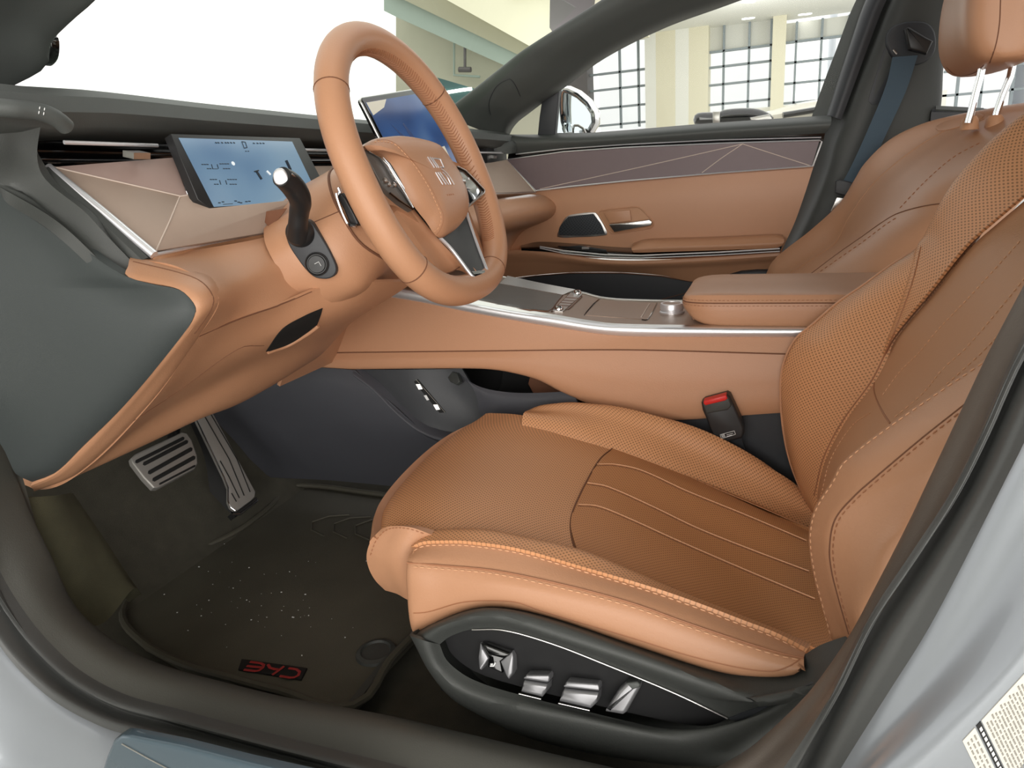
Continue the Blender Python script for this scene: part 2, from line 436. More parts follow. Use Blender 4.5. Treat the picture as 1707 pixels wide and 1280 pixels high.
PILB = MB().loft([s4, sv, sm, rdg, r2, o2], 60, 40, th=.004)
PILB.build('pillar_panel', 'silver_paint', tb)
sil1 = cr(cur(SEAL_OUT, -.815), 60)
sil0 = [p + np.array([0, .02, -.004]) for p in sil1]
mm1 = [p + np.array([-.004, -.03, -.012]) for p in sil1]; mm2 = [p + np.array([-.01, -.07, -.05]) for p in sil1]; mm3 = [p + np.array([-.02, -.10, -.16]) for p in sil1]
MB().loft([sil0, sil1, mm1, mm2, mm3], 90, 30, th=.004).build('rocker_panel', 'silver_paint', tb)
ts = thing('sill_plate', 'blue grey glossy step plate lying outside the silver sill at the bottom left', 'step plate', (-.5, -.88, .44))
MB().plate([P(*a, -.86) for a in [(158, 1320), (176, 1262), (187, 1236), (200, 1228), (216, 1229), (300, 1246), (412, 1275), (600, 1318), (560, 1420), (150, 1400)]], .012, .004).build('plate', 'sill_plate_blue', ts)
MB().tube(cur([(203, 1240), (250, 1266), (300, 1292)], -.861), .0006).build('plate_line', 'satin_silver', ts)
# sticker on the pillar
lt = thing('info_sticker', 'white printed information sticker on the silver pillar at the right edge', 'sticker', PP(1680, 1200, P(1680, 1200, -.85), np.array([0, -1, 0])))
tr = [PILB.bvh()]
def stk(u, v):          # sticker frame: u along its short text lines, v across the sheet
    o = np.array([1604.0, 1234.0]); U = np.array([62.0, 128.0]) / 140; V_ = np.array([103.0, -112.0]) / 150
    return tuple(o + U * u + V_ * v)
def sq(u0, u1, v0, v1, off, n=10):
    return drape([[stk(u0, v0), stk(u1, v0)], [stk(u0, v1), stk(u1, v1)]], tr, n, n, off)
for (v0, v1, name, mm) in [(0, 30, 'sheet', 'paper'), (33, 44, 'title_band', 'satin_black'), (46, 220, 'sheet', 'paper')]:
    MB().grid(sq(0, 190, v0, v1, .0006), .0005).build(name, mm, lt)
g = MB()
for v0 in range(52, 190, 7):
    u = 6 + (v0 % 3) * 3
    while u < 170:
        w = random.uniform(3, 9); g.grid(sq(u, u + w, v0, v0 + 3, .0009, 3), .0002); u += w + random.uniform(1.5, 4)
for v0 in (6, 14, 22):
    u = 8
    while u < 150:
        w = random.uniform(3, 8); g.grid(sq(u, u + w, v0, v0 + 3, .0009, 3), .0002); u += w + random.uniform(2, 5)
g.build('print', 'print_grey', lt)
g = MB()
for u in range(6, 150, 9): g.grid(sq(u, u + 6, 36, 41, .0009, 3), .0002)
g.build('title_print', 'white_print', lt)
# near A-pillar (top left corner)
ta = thing('near_pillar', 'dark grey windscreen pillar crossing the upper left corner', 'pillar', P(40, 60, -.55))
e = cur([(-60, 190), (0, 151), (40, 130), (66, 116), (80, 100), (84, 68), (98, 52), (134, 18), (155, 0), (200, -50), (300, -170)], -.55)
e = [np.array((-1.05, -.62, 1.07))] + e + [np.array((-.40, -.54, 1.38))]
d0 = cur([(-80, 120), (-30, 80), (0, 60), (20, 35), (40, 10), (60, -20), (80, -50), (120, -110), (200, -240)], -.60); d0 = [np.array((-1.05, -.68, 1.06))] + d0 + [np.array((-.38, -.58, 1.37))]
d1 = cur([(-160, 60), (-110, 20), (-60, 0), (-40, -30), (-20, -50), (0, -80), (30, -120), (80, -200), (150, -320)], -.66); d1 = [np.array((-1.05, -.73, 1.04))] + d1 + [np.array((-.36, -.62, 1.35))]
MB().loft([[p + np.array([-.03, .01, 0]) for p in e], e, d0, d1], 40, 24, th=.01).build('pillar_cover', 'soft_grey', ta)
MB().plate([P(*a, -.545) for a in [(56, 92), (66, 66), (79, 57), (84, 66), (83, 92), (76, 104), (66, 108)]], .012, .004, smooth=24).build('clip', 'gloss_black', ta)
MB().tube(cur([(61, 74), (72, 88), (80, 94), (82, 76)], -.548), .0012).build('clip_trim', 'chrome', ta)
# roof over the cabin (shades it from above)
g = MB(); g.loft([[(-.36, y, 1.395), (-.15, y, 1.43), (.4, y, 1.46), (1.5, y, 1.40)] for y in (-.60, 0, .64)], 12, 8, th=.03, toward=(0, 0, 0))
struct(g.build('ceiling', 'soft_grey'), 'grey car roof lining above the seats', 'car roof')
# ================================================================== dashboard
td = thing('dashboard', 'tan leather dashboard with dark top and taupe fabric band behind the steering wheel', 'dashboard', (-.75, 0, .62))
# end cap (grey side panel)
SB = cr([(-80, 285), (-40, 299), (0, 316), (40, 331), (100, 382), (160, 430), (211, 461), (255, 474), (298, 483), (318, 500), (326, 516), (322, 530), (312, 548), (218, 664), (136, 746), (92, 788), (54, 803)], 160)
ST = SB[:int(np.argmax(SB[:, 0])) + 1]
def side_y(px, py):
    d = max(0.0, py - np.interp(px, ST[:, 0], ST[:, 1])); e = max(0.0, np.interp(py, SB[:, 1], SB[:, 0]) - px)
    return -.703 - .030 * (1 - math.exp(-d / 55)) * (1 - math.exp(-e / 60))
def side_left(py): return np.interp(py, [285, 690, 752, 788, 800, 803], [-80, -30, 8, 24, 42, 53])
gy = []
for py in np.concatenate([np.linspace(286, 455, 26), np.linspace(459, 520, 26), np.linspace(530, 803, 40)]):
    xl, xr = side_left(py), np.interp(py, SB[:, 1], SB[:, 0]); gy.append([P(x, py, side_y(x, py)) for x in xl + (xr - xl) * (1 - (1 - np.linspace(0, 1, 40)) ** 1.4)])
SIDE = MB(); SIDE.grid(np.array(gy), .012); SIDE.build('side_panel', 'end_cap_grey', td)
rows = [cur([(-40, 172), (0, 190), (35, 192), (70, 197)], (-.735, -.695)),
        cur([(-40, 240), (0, 240), (30, 245), (62, 262)], (-.735, -.695)),
        cur([(-40, 290), (0, 300), (30, 305), (75, 298)], (-.715, -.69)),
        cur([(-20, 301), (40, 324), (92, 353), (140, 352)], (-.709, -.685)),
        cur([(94, 368), (134, 399), (164, 412), (185, 400)], (-.706, -.68)),
        cur([(180, 447), (195, 455), (208, 460), (216, 432)], (-.70, -.675))]
MB().loft(rows, 16, 40, th=.012).build('side_edge_strip', 'soft_black', td)
# tan cheek strip
OUTR = [(54, 803), (91, 786), (134, 746), (218, 662), (312, 548), (326, 516), (316, 497), (296, 482), (250, 473), (218, 467), (210, 459)]
INNR = [(60, 818), (134, 786), (252, 669), (331, 561), (364, 507), (363, 491), (339, 465), (302, 450), (260, 439), (230, 432), (218, 428)]
oc, ic = cur(OUTR, -.702), cur(INNR, -.668)
mc = [(a + b) / 2 + np.array([.006, -.006, 0]) for a, b in zip(oc, ic)]
CHK = MB().loft([[p + np.array([-.01, .02, 0]) for p in oc], oc, mc, ic, [p + np.array([-.02, .03, 0]) for p in ic]], 70, 22, th=.004); CHK.build('edge_trim', 'leather', td)
# roll under the fabric band, then the knee panel
rows = [cur([(222, 431, -.664), (300, 420, -.60), (400, 404, -.52), (455, 392, -.46), (520, 375, -.40)]),
        cur([(300, 446, -.667), (360, 432, -.58), (430, 415, -.51), (500, 400, -.44), (540, 392, -.40)]),
        cur([(362, 490, -.668), (400, 470, -.59), (455, 448, -.52), (510, 430, -.46), (560, 415, -.40)]),
        cur([(363, 512, -.668), (410, 498, -.59), (465, 476, -.52), (520, 458, -.46), (570, 440, -.40)]),
        cur([(332, 560, -.668), (400, 531, -.60), (470, 507, -.53), (530, 482, -.46), (580, 460, -.40)])]
ROLL = MB().loft(rows, 40, 30, th=.006); ROLL.build('lower_roll', 'leather', td)
krows = [cur([(331, 561, -.667), (400, 531, -.602), (470, 507, -.532), (540, 478, -.475), (620, 470, -.42), (690, 470, -.33)]),
        cur([(255, 668, -.667), (330, 615, -.615), (430, 572, -.54), (510, 540, -.48), (590, 520, -.40), (660, 490, -.31)]),
        cur([(140, 784, -.667), (250, 700, -.60), (360, 640, -.52), (450, 600, -.45), (530, 570, -.37), (590, 535, -.30)]),
        cur([(62, 816, -.667), (150, 782, -.63), (240, 742, -.57), (330, 700, -.50), (400, 672, -.42), (508, 607, -.29)])]
kr2 = [p + np.array([-.06, .0, .03]) for p in krows[-1]]
KNEE = MB().loft(krows + [kr2], 50, 40, th=.004); KNEE.build('knee_panel', 'leather', td)
tk = [KNEE.bvh(), ROLL.bvh()]
g = MB(); g.grid(drape([[(443, 585), (470, 548), (505, 527), (537, 513)], [(446, 584), (476, 562), (508, 542), (534, 524)], [(449, 584), (482, 572), (510, 554), (528, 540)]], tk, 24, 10, .0015), .001); g.build('open_slot', 'void_black', td)
g = MB(); g.tube(onto([(446, 586), (480, 574), (514, 554), (530, 542)], tk, 20, .001), .003); g.build('slot_lip', 'leather', td)
g = MB()
for pa in ([(332, 560), (400, 531), (470, 507), (520, 486)], [(170, 735), (300, 650), (400, 580), (440, 576)]): g.tube(onto(pa, tk, 30, -.0004), .0009)
g.tube(onto([(222, 436), (300, 455), (336, 470), (355, 495), (352, 515), (324, 556)], [CHK.bvh()], 40, -.0002), .0009); g.build('panel_seam', 'seam', td)
# dark top with rounded rear edge
def dash_x(y): return -.70 - .035 * (1 - (y / .7) ** 2)
prof = [(-.75, 1.03), (-.40, 1.095), (-.14, 1.128), (-.05, 1.13), (-.012, 1.122), (.0, 1.106), (-.006, 1.090), (-.03, 1.082), (-.10, 1.078)]
rows = [[(dash_x(y) + px_, y, z - .004 * (abs(y) > .6)) for px_, z in prof] for y in (-.76, -.69, -.6, -.4, -.1, .2, .5, .70)]
MB().loft(rows, 50, 40, th=.006, toward=(0, 0, 1.6)).build('top_pad', 'soft_grey', td)
g = MB(); rows = [cur([(-40, 150), (0, 164), (60, 176), (95, 190), (112, 211)], -.70), cur([(-40, 168), (0, 180), (50, 187), (85, 198), (105, 214)], -.705), cur([(-40, 184), (0, 190), (35, 193), (70, 199), (90, 212)], -.70)]
END = MB(); END.tube(cur([(-60, 176, -.77), (-20, 178, -.755), (20, 181, -.74), (50, 184, -.725), (75, 189, -.712), (96, 199, -.70), (110, 211, -.69)]), .0085, n=40, seg=14); END.build('pad_end_cap', 'soft_grey', td)
g = MB()
for a, b in (((66, 178), (63, 195)), ((74, 180), (71, 197))): g.stitch(onto([a, b], [END.bvh()], 20, .0006), .003, .0015, .0005)
g.build('pad_stitching', 'white_print', td)
# recess behind the vents
rows = [[(dash_x(y) + a, y, z) for a, z in ((-.02, 1.088), (-.09, 1.08), (-.10, 1.05), (-.05, 1.028))] for y in (-.67, -.4, 0, .4, .70)]
MB().loft(rows, 30, 16, th=.01).build('vent_recess', 'gloss_black', td)
yv0, yv1 = -.655, -.535
for (ya, yb) in ((-.672, -.535), (-.26, .68)):
    g = MB(); g.tube([(dash_x(y) - .012, y, 1.068) for y in np.linspace(ya, yb, 24)], .0022, flat=((1, 0, 0), .6)); g.build('vent_chrome_strip', 'bright_trim', td)
    g = MB()
    g.tube([(dash_x(y) - .05, y, 1.050) for y in np.linspace(ya, yb, 24)], .0016)
    g.build('vent_louvre', 'gloss_black', td)
for (p0, y0) in (((228, 258), -.585), ((821, 261), .62)):
    c = P(*p0, y0); g = MB(); g.obox(c, (.008, 0, -.002), (0, .012, 0), (.001, 0, .0035)); g.build('vent_tab', 'satin_silver', td)
# fabric band, driver side (three facets)
A, B_, C_, D_ = P(88, 278, -.66), P(289, 262, -.53), P(313, 325, -.545), P(300, 327, -.555)
E_, F_, G_, H_ = P(260, 418, -.645), P(350, 347, -.535), P(500, 332, -.40), P(470, 383, -.43)
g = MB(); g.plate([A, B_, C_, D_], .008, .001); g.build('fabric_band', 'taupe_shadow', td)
g = MB(); g.plate([A, D_, E_], .008, .0005); g.plate([D_, C_, F_, G_, H_, E_], .008, .0005); g.build('fabric_band', 'taupe', td)
g = MB(); g.tube([A, D_ + np.array([.001, 0, 0]), C_], .0009); g.tube([D_, (D_ + E_) / 2 + np.array([.001, 0, 0]), E_], .0009); g.build('fold_piping', 'trim_line', td)
g = MB(); g.tube(cur([(80, 279), (170, 352), (257, 425)], (-.668, -.653)), .0052, seg=10); g.tube(cur([(257, 425, -.65), (350, 405, -.55), (460, 383, -.44)]), .0022, seg=8); g.build('chrome_edge', 'bright_trim', td)
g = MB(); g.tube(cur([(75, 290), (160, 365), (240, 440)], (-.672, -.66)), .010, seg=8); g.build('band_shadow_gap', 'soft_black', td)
g = MB(); g.loft([cur([(257, 428, -.652), (350, 408, -.552), (460, 387, -.44)]), cur([(258, 434, -.655), (350, 414, -.55), (460, 393, -.44)])], 20, 4, th=.004); g.build('band_lower_strip', 'leather_dark', td)
# fabric band, right of the instrument display to the passenger door
ua = [P(503, 258, -.25), P(560, 258, -.12)]
top = [(dash_x(y) - .02, y, 1.042) for y in np.linspace(-.25, .66, 12)]
up = P(845, 266, .66); lo = P(891, 319, .64); l0 = P(525, 333, -.25)
botl = [l0 + (lo - l0) * k + np.array([0, 0, 0]) for k in np.linspace(0, 1, 12)]
top[-1] = tuple(up)
MB().loft([top, botl], 24, 6, th=.008).build('fabric_band', 'taupe', td)
g = MB(); g.tube([p + np.array([.003, 0, -.003]) for p in botl], .002); g.build('chrome_edge', 'satin_silver', td)
# tan roll, passenger side
rows = [[(x0, y, z) for y in (-.3, .1, .45, .70)] for x0, z in ((-.655, .952), (-.618, .945), (-.585, .915), (-.60, .885), (-.70, .84), (-.80, .68))]
MB().loft(rows, 30, 36, th=.006).build('passenger_roll', 'leather', td)
g = MB(); g.box(np.array([-.98, .58, .97]), np.array([-.735, .73, 1.09])); g.build('corner_filler', 'satin_black', td)
# ================================================================== instrument display
ti = thing('instrument_display', 'wide blue lit driver display in a black frame left of the steering wheel', 'display', P(400, 345, -.45))
nI = np.array([math.cos(math.radians(21)), 0, math.sin(math.radians(21))]); pI = P(298, 229.7, -.53)
Q = lambda x, y, off=0.0: PP(x, y, pI + nI * off, nI)
g = MB(); g.plate([Q(285, 223), Q(500, 230), Q(556, 338), Q(352, 349), Q(330, 332)], .012, .001); g.build('frame', 'satin_black', ti)
s4 = [Q(298, 229.7, .0008), Q(487, 236, .0008), Q(534, 334, .0008), Q(357, 344.5, .0008)]
g = MB(); g.loft([[s4[0], s4[1]], [s4[3], s4[2]]], 12, 12, th=.0006); g.build('screen', 'cluster_screen', ti)
def qbar(x0, y0, x1, y1, r=.0008): g.tube([Q(x0, y0, .0016), Q((x0 + x1) / 2, (y0 + y1) / 2, .0016), Q(x1, y1, .0016)], r, seg=5)
for ys_ in (0, 1):
    g = MB()
    for x, y, n in (((336, 274, 3), (366, 273, 4), (345, 281, 2), (372, 281, 3)), ((350, 299, 3), (379, 299, 4), (357, 307, 2), (383, 307, 3)))[ys_]:
        for k in range(n): qbar(x + k * 4.2, y, x + k * 4.2 + 3, y + .2, .0006)
    for x, y in (((352.5, 274), (362, 274)), ((366, 300.5), (376, 300.5)))[ys_]: qbar(x, y, x + 2.2, y + 7, .0006)
    if not ys_: qbar(354, 281.5, 363, 281.5, .0004)
    g.build('tyre_readout', 'screen_ink', ti)
g = MB()
for x in (359, 363, 369, 375, 379, 384, 389): qbar(x, 237.5, x + 2.5, 238.5, .0008)
g.build('status_text', 'screen_ink', ti); g = MB()
for x in (422, 428, 433, 438): qbar(x, 238.5, x + 2.5, 239.3, .0008)
g.build('status_text', 'screen_ink', ti); g = MB()
for a, b in (((403, 236), (409, 237)), ((409, 237), (412, 246)), ((412, 246), (407, 247)), ((407, 247), (403, 236))): qbar(*a, *b, .0006)
for x in (409, 413): qbar(x, 252, x + 2, 252, .0006)
g.build('gear_symbol', 'screen_ink', ti); g = MB()
for x, y in ((364, 338), (370, 336.5), (391, 335), (396, 337), (400, 338), (409, 336), (414, 335.5)): qbar(x, y, x + 3.5, y, .0007)
qbar(372, 340.5, 388, 339.5, .0004); g.build('range_text', 'screen_ink', ti)
g = MB(); qbar(427, 285, 436, 299, .0022); qbar(424, 286, 431, 284, .001); g.build('reflection_mark', 'screen_ink', ti)
g = MB(); qbar(477, 268, 484, 283, .0028); g.build('reflection_mark', 'screen_ink', ti)
g = MB(); qbar(445, 285, 451, 291, .0014); g.build('screen_mark', 'screen_light', ti)
g = MB(); g.lathe(Q(388.5, 272.5, .0009), nI, [(0, 0), (.0028, 0), (.0026, .0008), (0, .001)][1:], 16); g.build('status_light', 'screen_light', ti)
# ================================================================== central screen
tm = thing('media_screen', 'large central touchscreen with dark blue wallpaper behind the steering wheel', 'touchscreen', P(680, 240, .05))
n2 = np.array([math.cos(math.radians(20)), -.10, math.sin(math.radians(20))]); n2 /= np.linalg.norm(n2); pM = P(601, 162.5, -.10)
S_ = lambda x, y, off=0.0: PP(x, y, pM + n2 * off, n2)
tl, bl = S_(601, 162.5), S_(651, 262)
dn = (bl - tl) / np.linalg.norm(bl - tl); rt = np.cross(dn, n2); rt /= np.linalg.norm(rt); rt = rt if rt[1] > 0 else -rt
def mp(u, v, off=0.0): return tl + rt * u + dn * v + n2 * off
WS, HS = .27, .19
def rrect(u0, u1, v0, v1, r, off, k=5):
    o = []
    for cx_, cy_, a0 in ((u1 - r, v0 + r, -90), (u1 - r, v1 - r, 0), (u0 + r, v1 - r, 90), (u0 + r, v0 + r, 180)):
        for i in range(k + 1):
            a = math.radians(a0 + 90 * i / k); o.append(mp(cx_ + r * math.cos(a), cy_ + r * math.sin(a), off))
    return o
g = MB(); g.plate(rrect(0, WS, 0, HS, .008, 0), .010, .002, n=n2); g.build('screen_body', 'gloss_black', tm)
g = MB(); g.tube(rrect(.0005, WS - .0005, .0005, HS - .0005, .008, -.004), .0022, closed=True); g.build('metal_frame', 'satin_silver', tm)
g = MB(); g.loft([[mp(.007, .010, .0006), mp(WS - .007, .010, .0006)], [mp(.007, HS - .01, .0006), mp(WS - .007, HS - .01, .0006)]], 14, 10, th=.0005); g.build('screen', 'media_screen', tm)
g = MB(); g.plate([mp(.008, .0105, .0012), mp(.075, .0105, .0012), mp(.055, .024, .0012), mp(.010, .034, .0012)], .0004, n=n2); g.build('wallpaper_sky', 'media_beige', tm)
g = MB(); g.plate([mp(.05, .055, .0012), mp(.078, .085, .0012), mp(.10, .118, .0012), mp(.09, .118, .0012), mp(.07, .09, .0012)], .0004, n=n2)
g.plate([mp(.088, .06, .0012), mp(.094, .058, .0012), mp(.125, .13, .0012), mp(.115, .13, .0012), mp(.092, .08, .0012)], .0004, n=n2); g.build('wallpaper_ridge', 'media_blue_dark', tm)
g = MB(); g.plate([mp(.15, .12, .0012), mp(.20, .12, .0012), mp(.20, .17, .0012), mp(.13, .17, .0012)], .0004, n=n2); g.build('wallpaper_panel', 'media_beige', tm)
# ================================================================== steering wheel
WC = np.array([-.4489, -.3689, 1.0237]); TAU = .3454; RR, RB, EXPO, RT = .1702, .1741, 2.4953, .0198
WU = np.array([-math.sin(TAU), 0, math.cos(TAU)]); WS_ = np.array([0, 1.0, 0]); WN = np.cross(WS_, WU); WN = WN if WN[0] > 0 else -WN
def wl(a, b, h=0.0): return WC + WS_ * a + WU * b + WN * h
def wp(px, py, h=0.0):                       # pixel -> point of the wheel plane raised by h towards the driver
    return PP(px, py, WC + WN * h, WN)
def rimc(t, k=1.0):
    c, s = math.cos(t), math.sin(t)
    if s >= 0: a, b = RR * c, RR * s
    else: a, b = RR * math.copysign(abs(c) ** (2 / EXPO), c), -RB * abs(s) ** (2 / EXPO)
    return wl(a * k, b * k)
tsw = thing('steering_wheel', 'tan leather steering wheel with silver spokes and a stitched hub', 'steering wheel', WC)
NT = 240
cen = cr([rimc(2 * math.pi * i / NT) for i in range(NT)], 260, closed=True)
g = MB(); g.tube(cen, RT, seg=28, closed=True)
RIM = g; g.build('rim', 'leather', tsw)
trim_ = [RIM.bvh()]
# seams round the rim
g = MB()
def ring(t, m):
    c = rimc(t); d = rimc(t + .01) - rimc(t - .01); d /= np.linalg.norm(d)
    A = np.cross(d, WN); A /= np.linalg.norm(A); B = np.cross(d, A)
    m.tube([c + (A * math.cos(q) + B * math.sin(q)) * (RT - .0001) for q in np.linspace(0, 2 * math.pi, 30, endpoint=False)], .0009, seg=6, closed=True)
for dg in (39, 148, -64, -137):
    g = MB(); ring(math.radians(dg), g); g.build('rim_seam', 'seam', tsw)
# lacing on the inner side of the rim
g = MB()
def lacing(d0, d1, step):
    for dg in np.arange(d0, d1, step):
        t = math.radians(dg); c = rimc(t); d = rimc(t + .01) - rimc(t - .01); d /= np.linalg.norm(d)
        inw = -(c - WC); inw -= d * inw.dot(d); inw -= WN * inw.dot(WN); inw /= np.linalg.norm(inw)
        for sgn in (-1, 1):
            pa = [c + (inw * math.cos(q) + WN * math.sin(q)) * (RT + .0004) + d * dd for q, dd in ((.1 , 0), (.1 + sgn * .22 + .0, .002), (.1 + sgn * .42, .0045))]
            g.tube(pa, .0006, seg=5)
lacing(-46, 118, 1.7)
g.build('rim_lacing', 'thread_dark', tsw)
# hub
HUBPX = [(607, 243), (618, 234), (634, 229.5), (662, 227.5), (699, 233), (724, 242), (738, 258), (748, 272), (763, 296), (773, 320), (778, 346), (775, 362), (764, 378), (748, 390), (733, 397), (722, 388), (712, 372), (700, 357), (686, 338), (668, 305), (651, 276), (638, 262), (622, 254), (611, 250)]
FACE = [(630, 234.5), (648, 234), (664, 243), (690, 273), (716, 312), (730, 342), (735.5, 354), (735.5, 368), (730, 380), (726, 388), (736, 395), (750, 388), (764, 376), (774, 361), (776.5, 346), (772, 321), (762, 297), (747, 273), (737, 259), (723, 244), (699, 235), (662, 229.5)]
ob = cr([wp(*a, -.012) for a in HUBPX], 72, closed=True)
om = cr([wp(*a, .004) for a in HUBPX], 72, closed=True)
hc = om.mean(0)
def hub_in(s, h): return [hc + (p - hc) * s + WN * h for p in om]
# dome: rings from the edge to the centre
ringsV = [ob - WN * .02, ob, om, np.array(hub_in(.965, .006)), np.array(hub_in(.88, .012)), np.array(hub_in(.72, .017)), np.array(hub_in(.5, .020)), np.array(hub_in(.25, .0215)), np.array(hub_in(.02, .022))]
g = MB(); G = np.stack([np.vstack([r, r[:1]]) for r in ringsV]); g.grid(G)
HUB = g; g.build('airbag_cover', 'leather', tsw, sharp=70)
th_ = [HUB.bvh()]
g = MB(); g.stitch(onto([(624, 237), (640, 236), (656, 240), (668, 250), (690, 275), (714, 312), (728, 342), (734, 356), (734.5, 370), (729, 382), (723, 386)], th_, 90, .0005), .0034, .0018, .0006); g.build('hub_stitching', 'thread', tsw)
g = MB(); g.tube(onto([(628, 233.5), (645, 233.5), (660, 240), (672, 251), (694, 276), (718, 312), (732, 342), (738, 356), (738.5, 370), (733, 384), (728, 391)], th_, 60, -.0002), .0006); g.build('hub_seam', 'thread_dark', tsw)
# emblem strokes
g = MB()
for pa in ([(711.7, 262), (723, 280)], [(715.5, 262), (727.3, 280)], [(719, 263), (730.5, 280)], [(725, 287.5), (737, 308)], [(728.5, 287.5), (742.3, 308)], [(731.8, 287.5), (746.8, 308)],
           [(722, 264.5), (727, 265), (733, 266)], [(733, 266), (736, 273), (739, 280)], [(739, 280), (733.5, 279)], [(735, 282), (741.7, 287.5), (748, 295), (755.8, 308)], [(737, 287.5), (744.5, 296), (750.5, 308)]):
    c = onto(pa, th_, 24, .0010)
    if len(c) > 2: g.tube(c, .0009, seg=6)
g.build('emblem', 'bright_trim', tsw)
g = MB()
for k in range(4):
    c = onto([(745 + k * 3.2, 324 - k * .4), (746.6 + k * 3.2, 326 - k * .4)], th_, 3, .0002)
    if len(c) > 1: g.tube(c, .0005, seg=5)
g.build('airbag_lettering', 'thread_dark', tsw)
# left switch pad
g = MB(); g.plate([wp(*a, -.002) for a in [(606, 249), (620, 250), (633, 258), (643, 269), (655, 292), (672, 318), (690, 345), (688, 350), (668, 337), (652, 324), (638, 310), (622, 280)]], .012, .001); g.build('left_switch_pad', 'pad_rubber', tsw)
g = MB(); g.tube([wp(*a, .0015) for a in [(617, 252), (633, 259), (646, 274), (660, 298), (676, 322), (689, 346)]], [.0014, .0034, .0050, .0052, .0036, .0014], seg=10, n=None); g.build('left_chrome_edge', 'chrome', tsw)
g = MB(); g.tube([wp(*a, 0) for a in [(690, 346), (703, 362), (716, 378), (734, 398)]], .0018, seg=6); g.tube([wp(*a, .001) for a in [(650, 322), (668, 336), (688, 349)]], .0014, seg=6); g.build('left_spoke_gap', 'gloss_black', tsw)
for a in ((640, 302), (646, 308), (655, 309)):
    g = MB(); g.lathe(wp(*a, -.002), WN, [(.0035, 0), (.0032, .003), (.002, .004)], 12); g.build('left_switch', 'satin_silver', tsw)
# right switch pad
g = MB(); g.plate([wp(*a, .013) for a in [(741, 269), (748, 272), (762, 277), (775, 284), (790, 299), (807, 316), (806, 322), (794, 331), (778, 345), (770, 320)]], .012, .001); g.build('right_switch_pad', 'gloss_black', tsw)
g = MB(); g.tube([wp(*a, .014) for a in [(762, 277), (776, 284), (792, 300), (808, 317), (807, 322), (795, 332), (778, 347)]], .0012, seg=8); g.build('right_chrome_edge', 'satin_silver', tsw)
g = MB(); g.tube([wp(760, 302, .014), wp(771, 303, .014)], .0055, seg=12); g.build('scroll_wheel', 'satin_silver', tsw)
for a in ((761.5, 284.5), (781, 298)):
    g = MB(); g.lathe(wp(*a, .013), WN, [(.002, 0), (.0018, .0012), (.001, .0014)], 10); g.build('right_switch', 'white_print', tsw)
g = MB(); g.tube([wp(778, 313.5, .0145), wp(786, 314.5, .0145)], .0006); g.build('right_switch_mark', 'white_print', tsw)
# right spoke body
g = MB(); g.loft([[wp(*a, -.012) for a in ((735, 262), (770, 275), (812, 300))], [wp(*a, -.010) for a in ((742, 300), (780, 312), (826, 330))], [wp(*a, -.012) for a in ((750, 350), (782, 345), (806, 330))]], 14, 12, th=.014); g.build('right_spoke', 'leather', tsw)
# left spoke body
g = MB(); g.loft([[wp(*a, -.010) for a in ((570, 250), (600, 250), (640, 262))], [wp(*a, -.008) for a in ((585, 290), (620, 300), (668, 310))], [wp(*a, -.010) for a in ((620, 360), (655, 342), (715, 385))]], 14, 12, th=.014); g.build('left_spoke', 'leather', tsw)
# lower spoke: tan wings, silver frame, dark insert
g = MB()
g.loft([[wp(*a, -.016) for a in ((648, 330), (676, 372), (712, 424), (742, 462))],
        [wp(*a, -.012) for a in ((662, 334), (690, 368), (728, 414), (760, 450))],
        [wp(*a) for a in ((690, 346, -.006), (712, 372, -.005), (734, 399, -.003), (769, 440, .002), (783, 459, .006))]], 26, 16, th=.014)
g.build('lower_spoke_wing', 'leather', tsw)
g = MB()
g.loft([[wp(*a, -.003) for a in ((776, 352), (790, 392), (804, 428), (812, 452))], [wp(*a, -.008) for a in ((779, 350), (795, 392), (809, 428), (818, 452))], [wp(*a, -.02) for a in ((782, 352), (798, 392), (812, 428), (822, 452))]], 20, 8, th=.010)
g.build('lower_spoke_wing', 'leather', tsw)
g = MB(); g.loft([[wp(*a) for a in ((724, 384, -.004), (735, 398, .0), (770, 436, .006), (793, 468, .014))], [wp(*a) for a in ((752, 372, -.003), (765, 395, .001), (790, 430, .008), (804, 466, .015))], [wp(*a) for a in ((770, 340, -.004), (777, 352, .0), (800, 425, .007), (812, 460, .014))]], 20, 12, th=.003); g.build('lower_spoke_insert', 'satin_black', tsw)
g = MB(); g.tube([wp(*a) for a in [(733, 396, .001), (752, 415, .004), (770, 438, .008), (785, 458, .013), (793, 467, .015), (797, 468.5, .016), (806, 465, .016), (812, 461, .015), (812.5, 455, .014), (806, 436, .010), (796, 410, .006), (786, 382, .003), (776, 350, .001)]], .0025, seg=10, n=60); g.build('lower_spoke_frame', 'bright_trim', tsw)
g = MB(); g.plate([wp(*a, .0160) for a in [(786, 452), (808, 450), (809, 459), (797, 465), (793, 462)]], .003, .001); g.build('lower_spoke_badge', 'gloss_black', tsw)
g = MB(); g.tube([wp(*a, -.002) for a in [(744, 456), (755, 452), (766, 445)]], .0008, seg=5); g.build('wing_seam', 'seam', tsw)
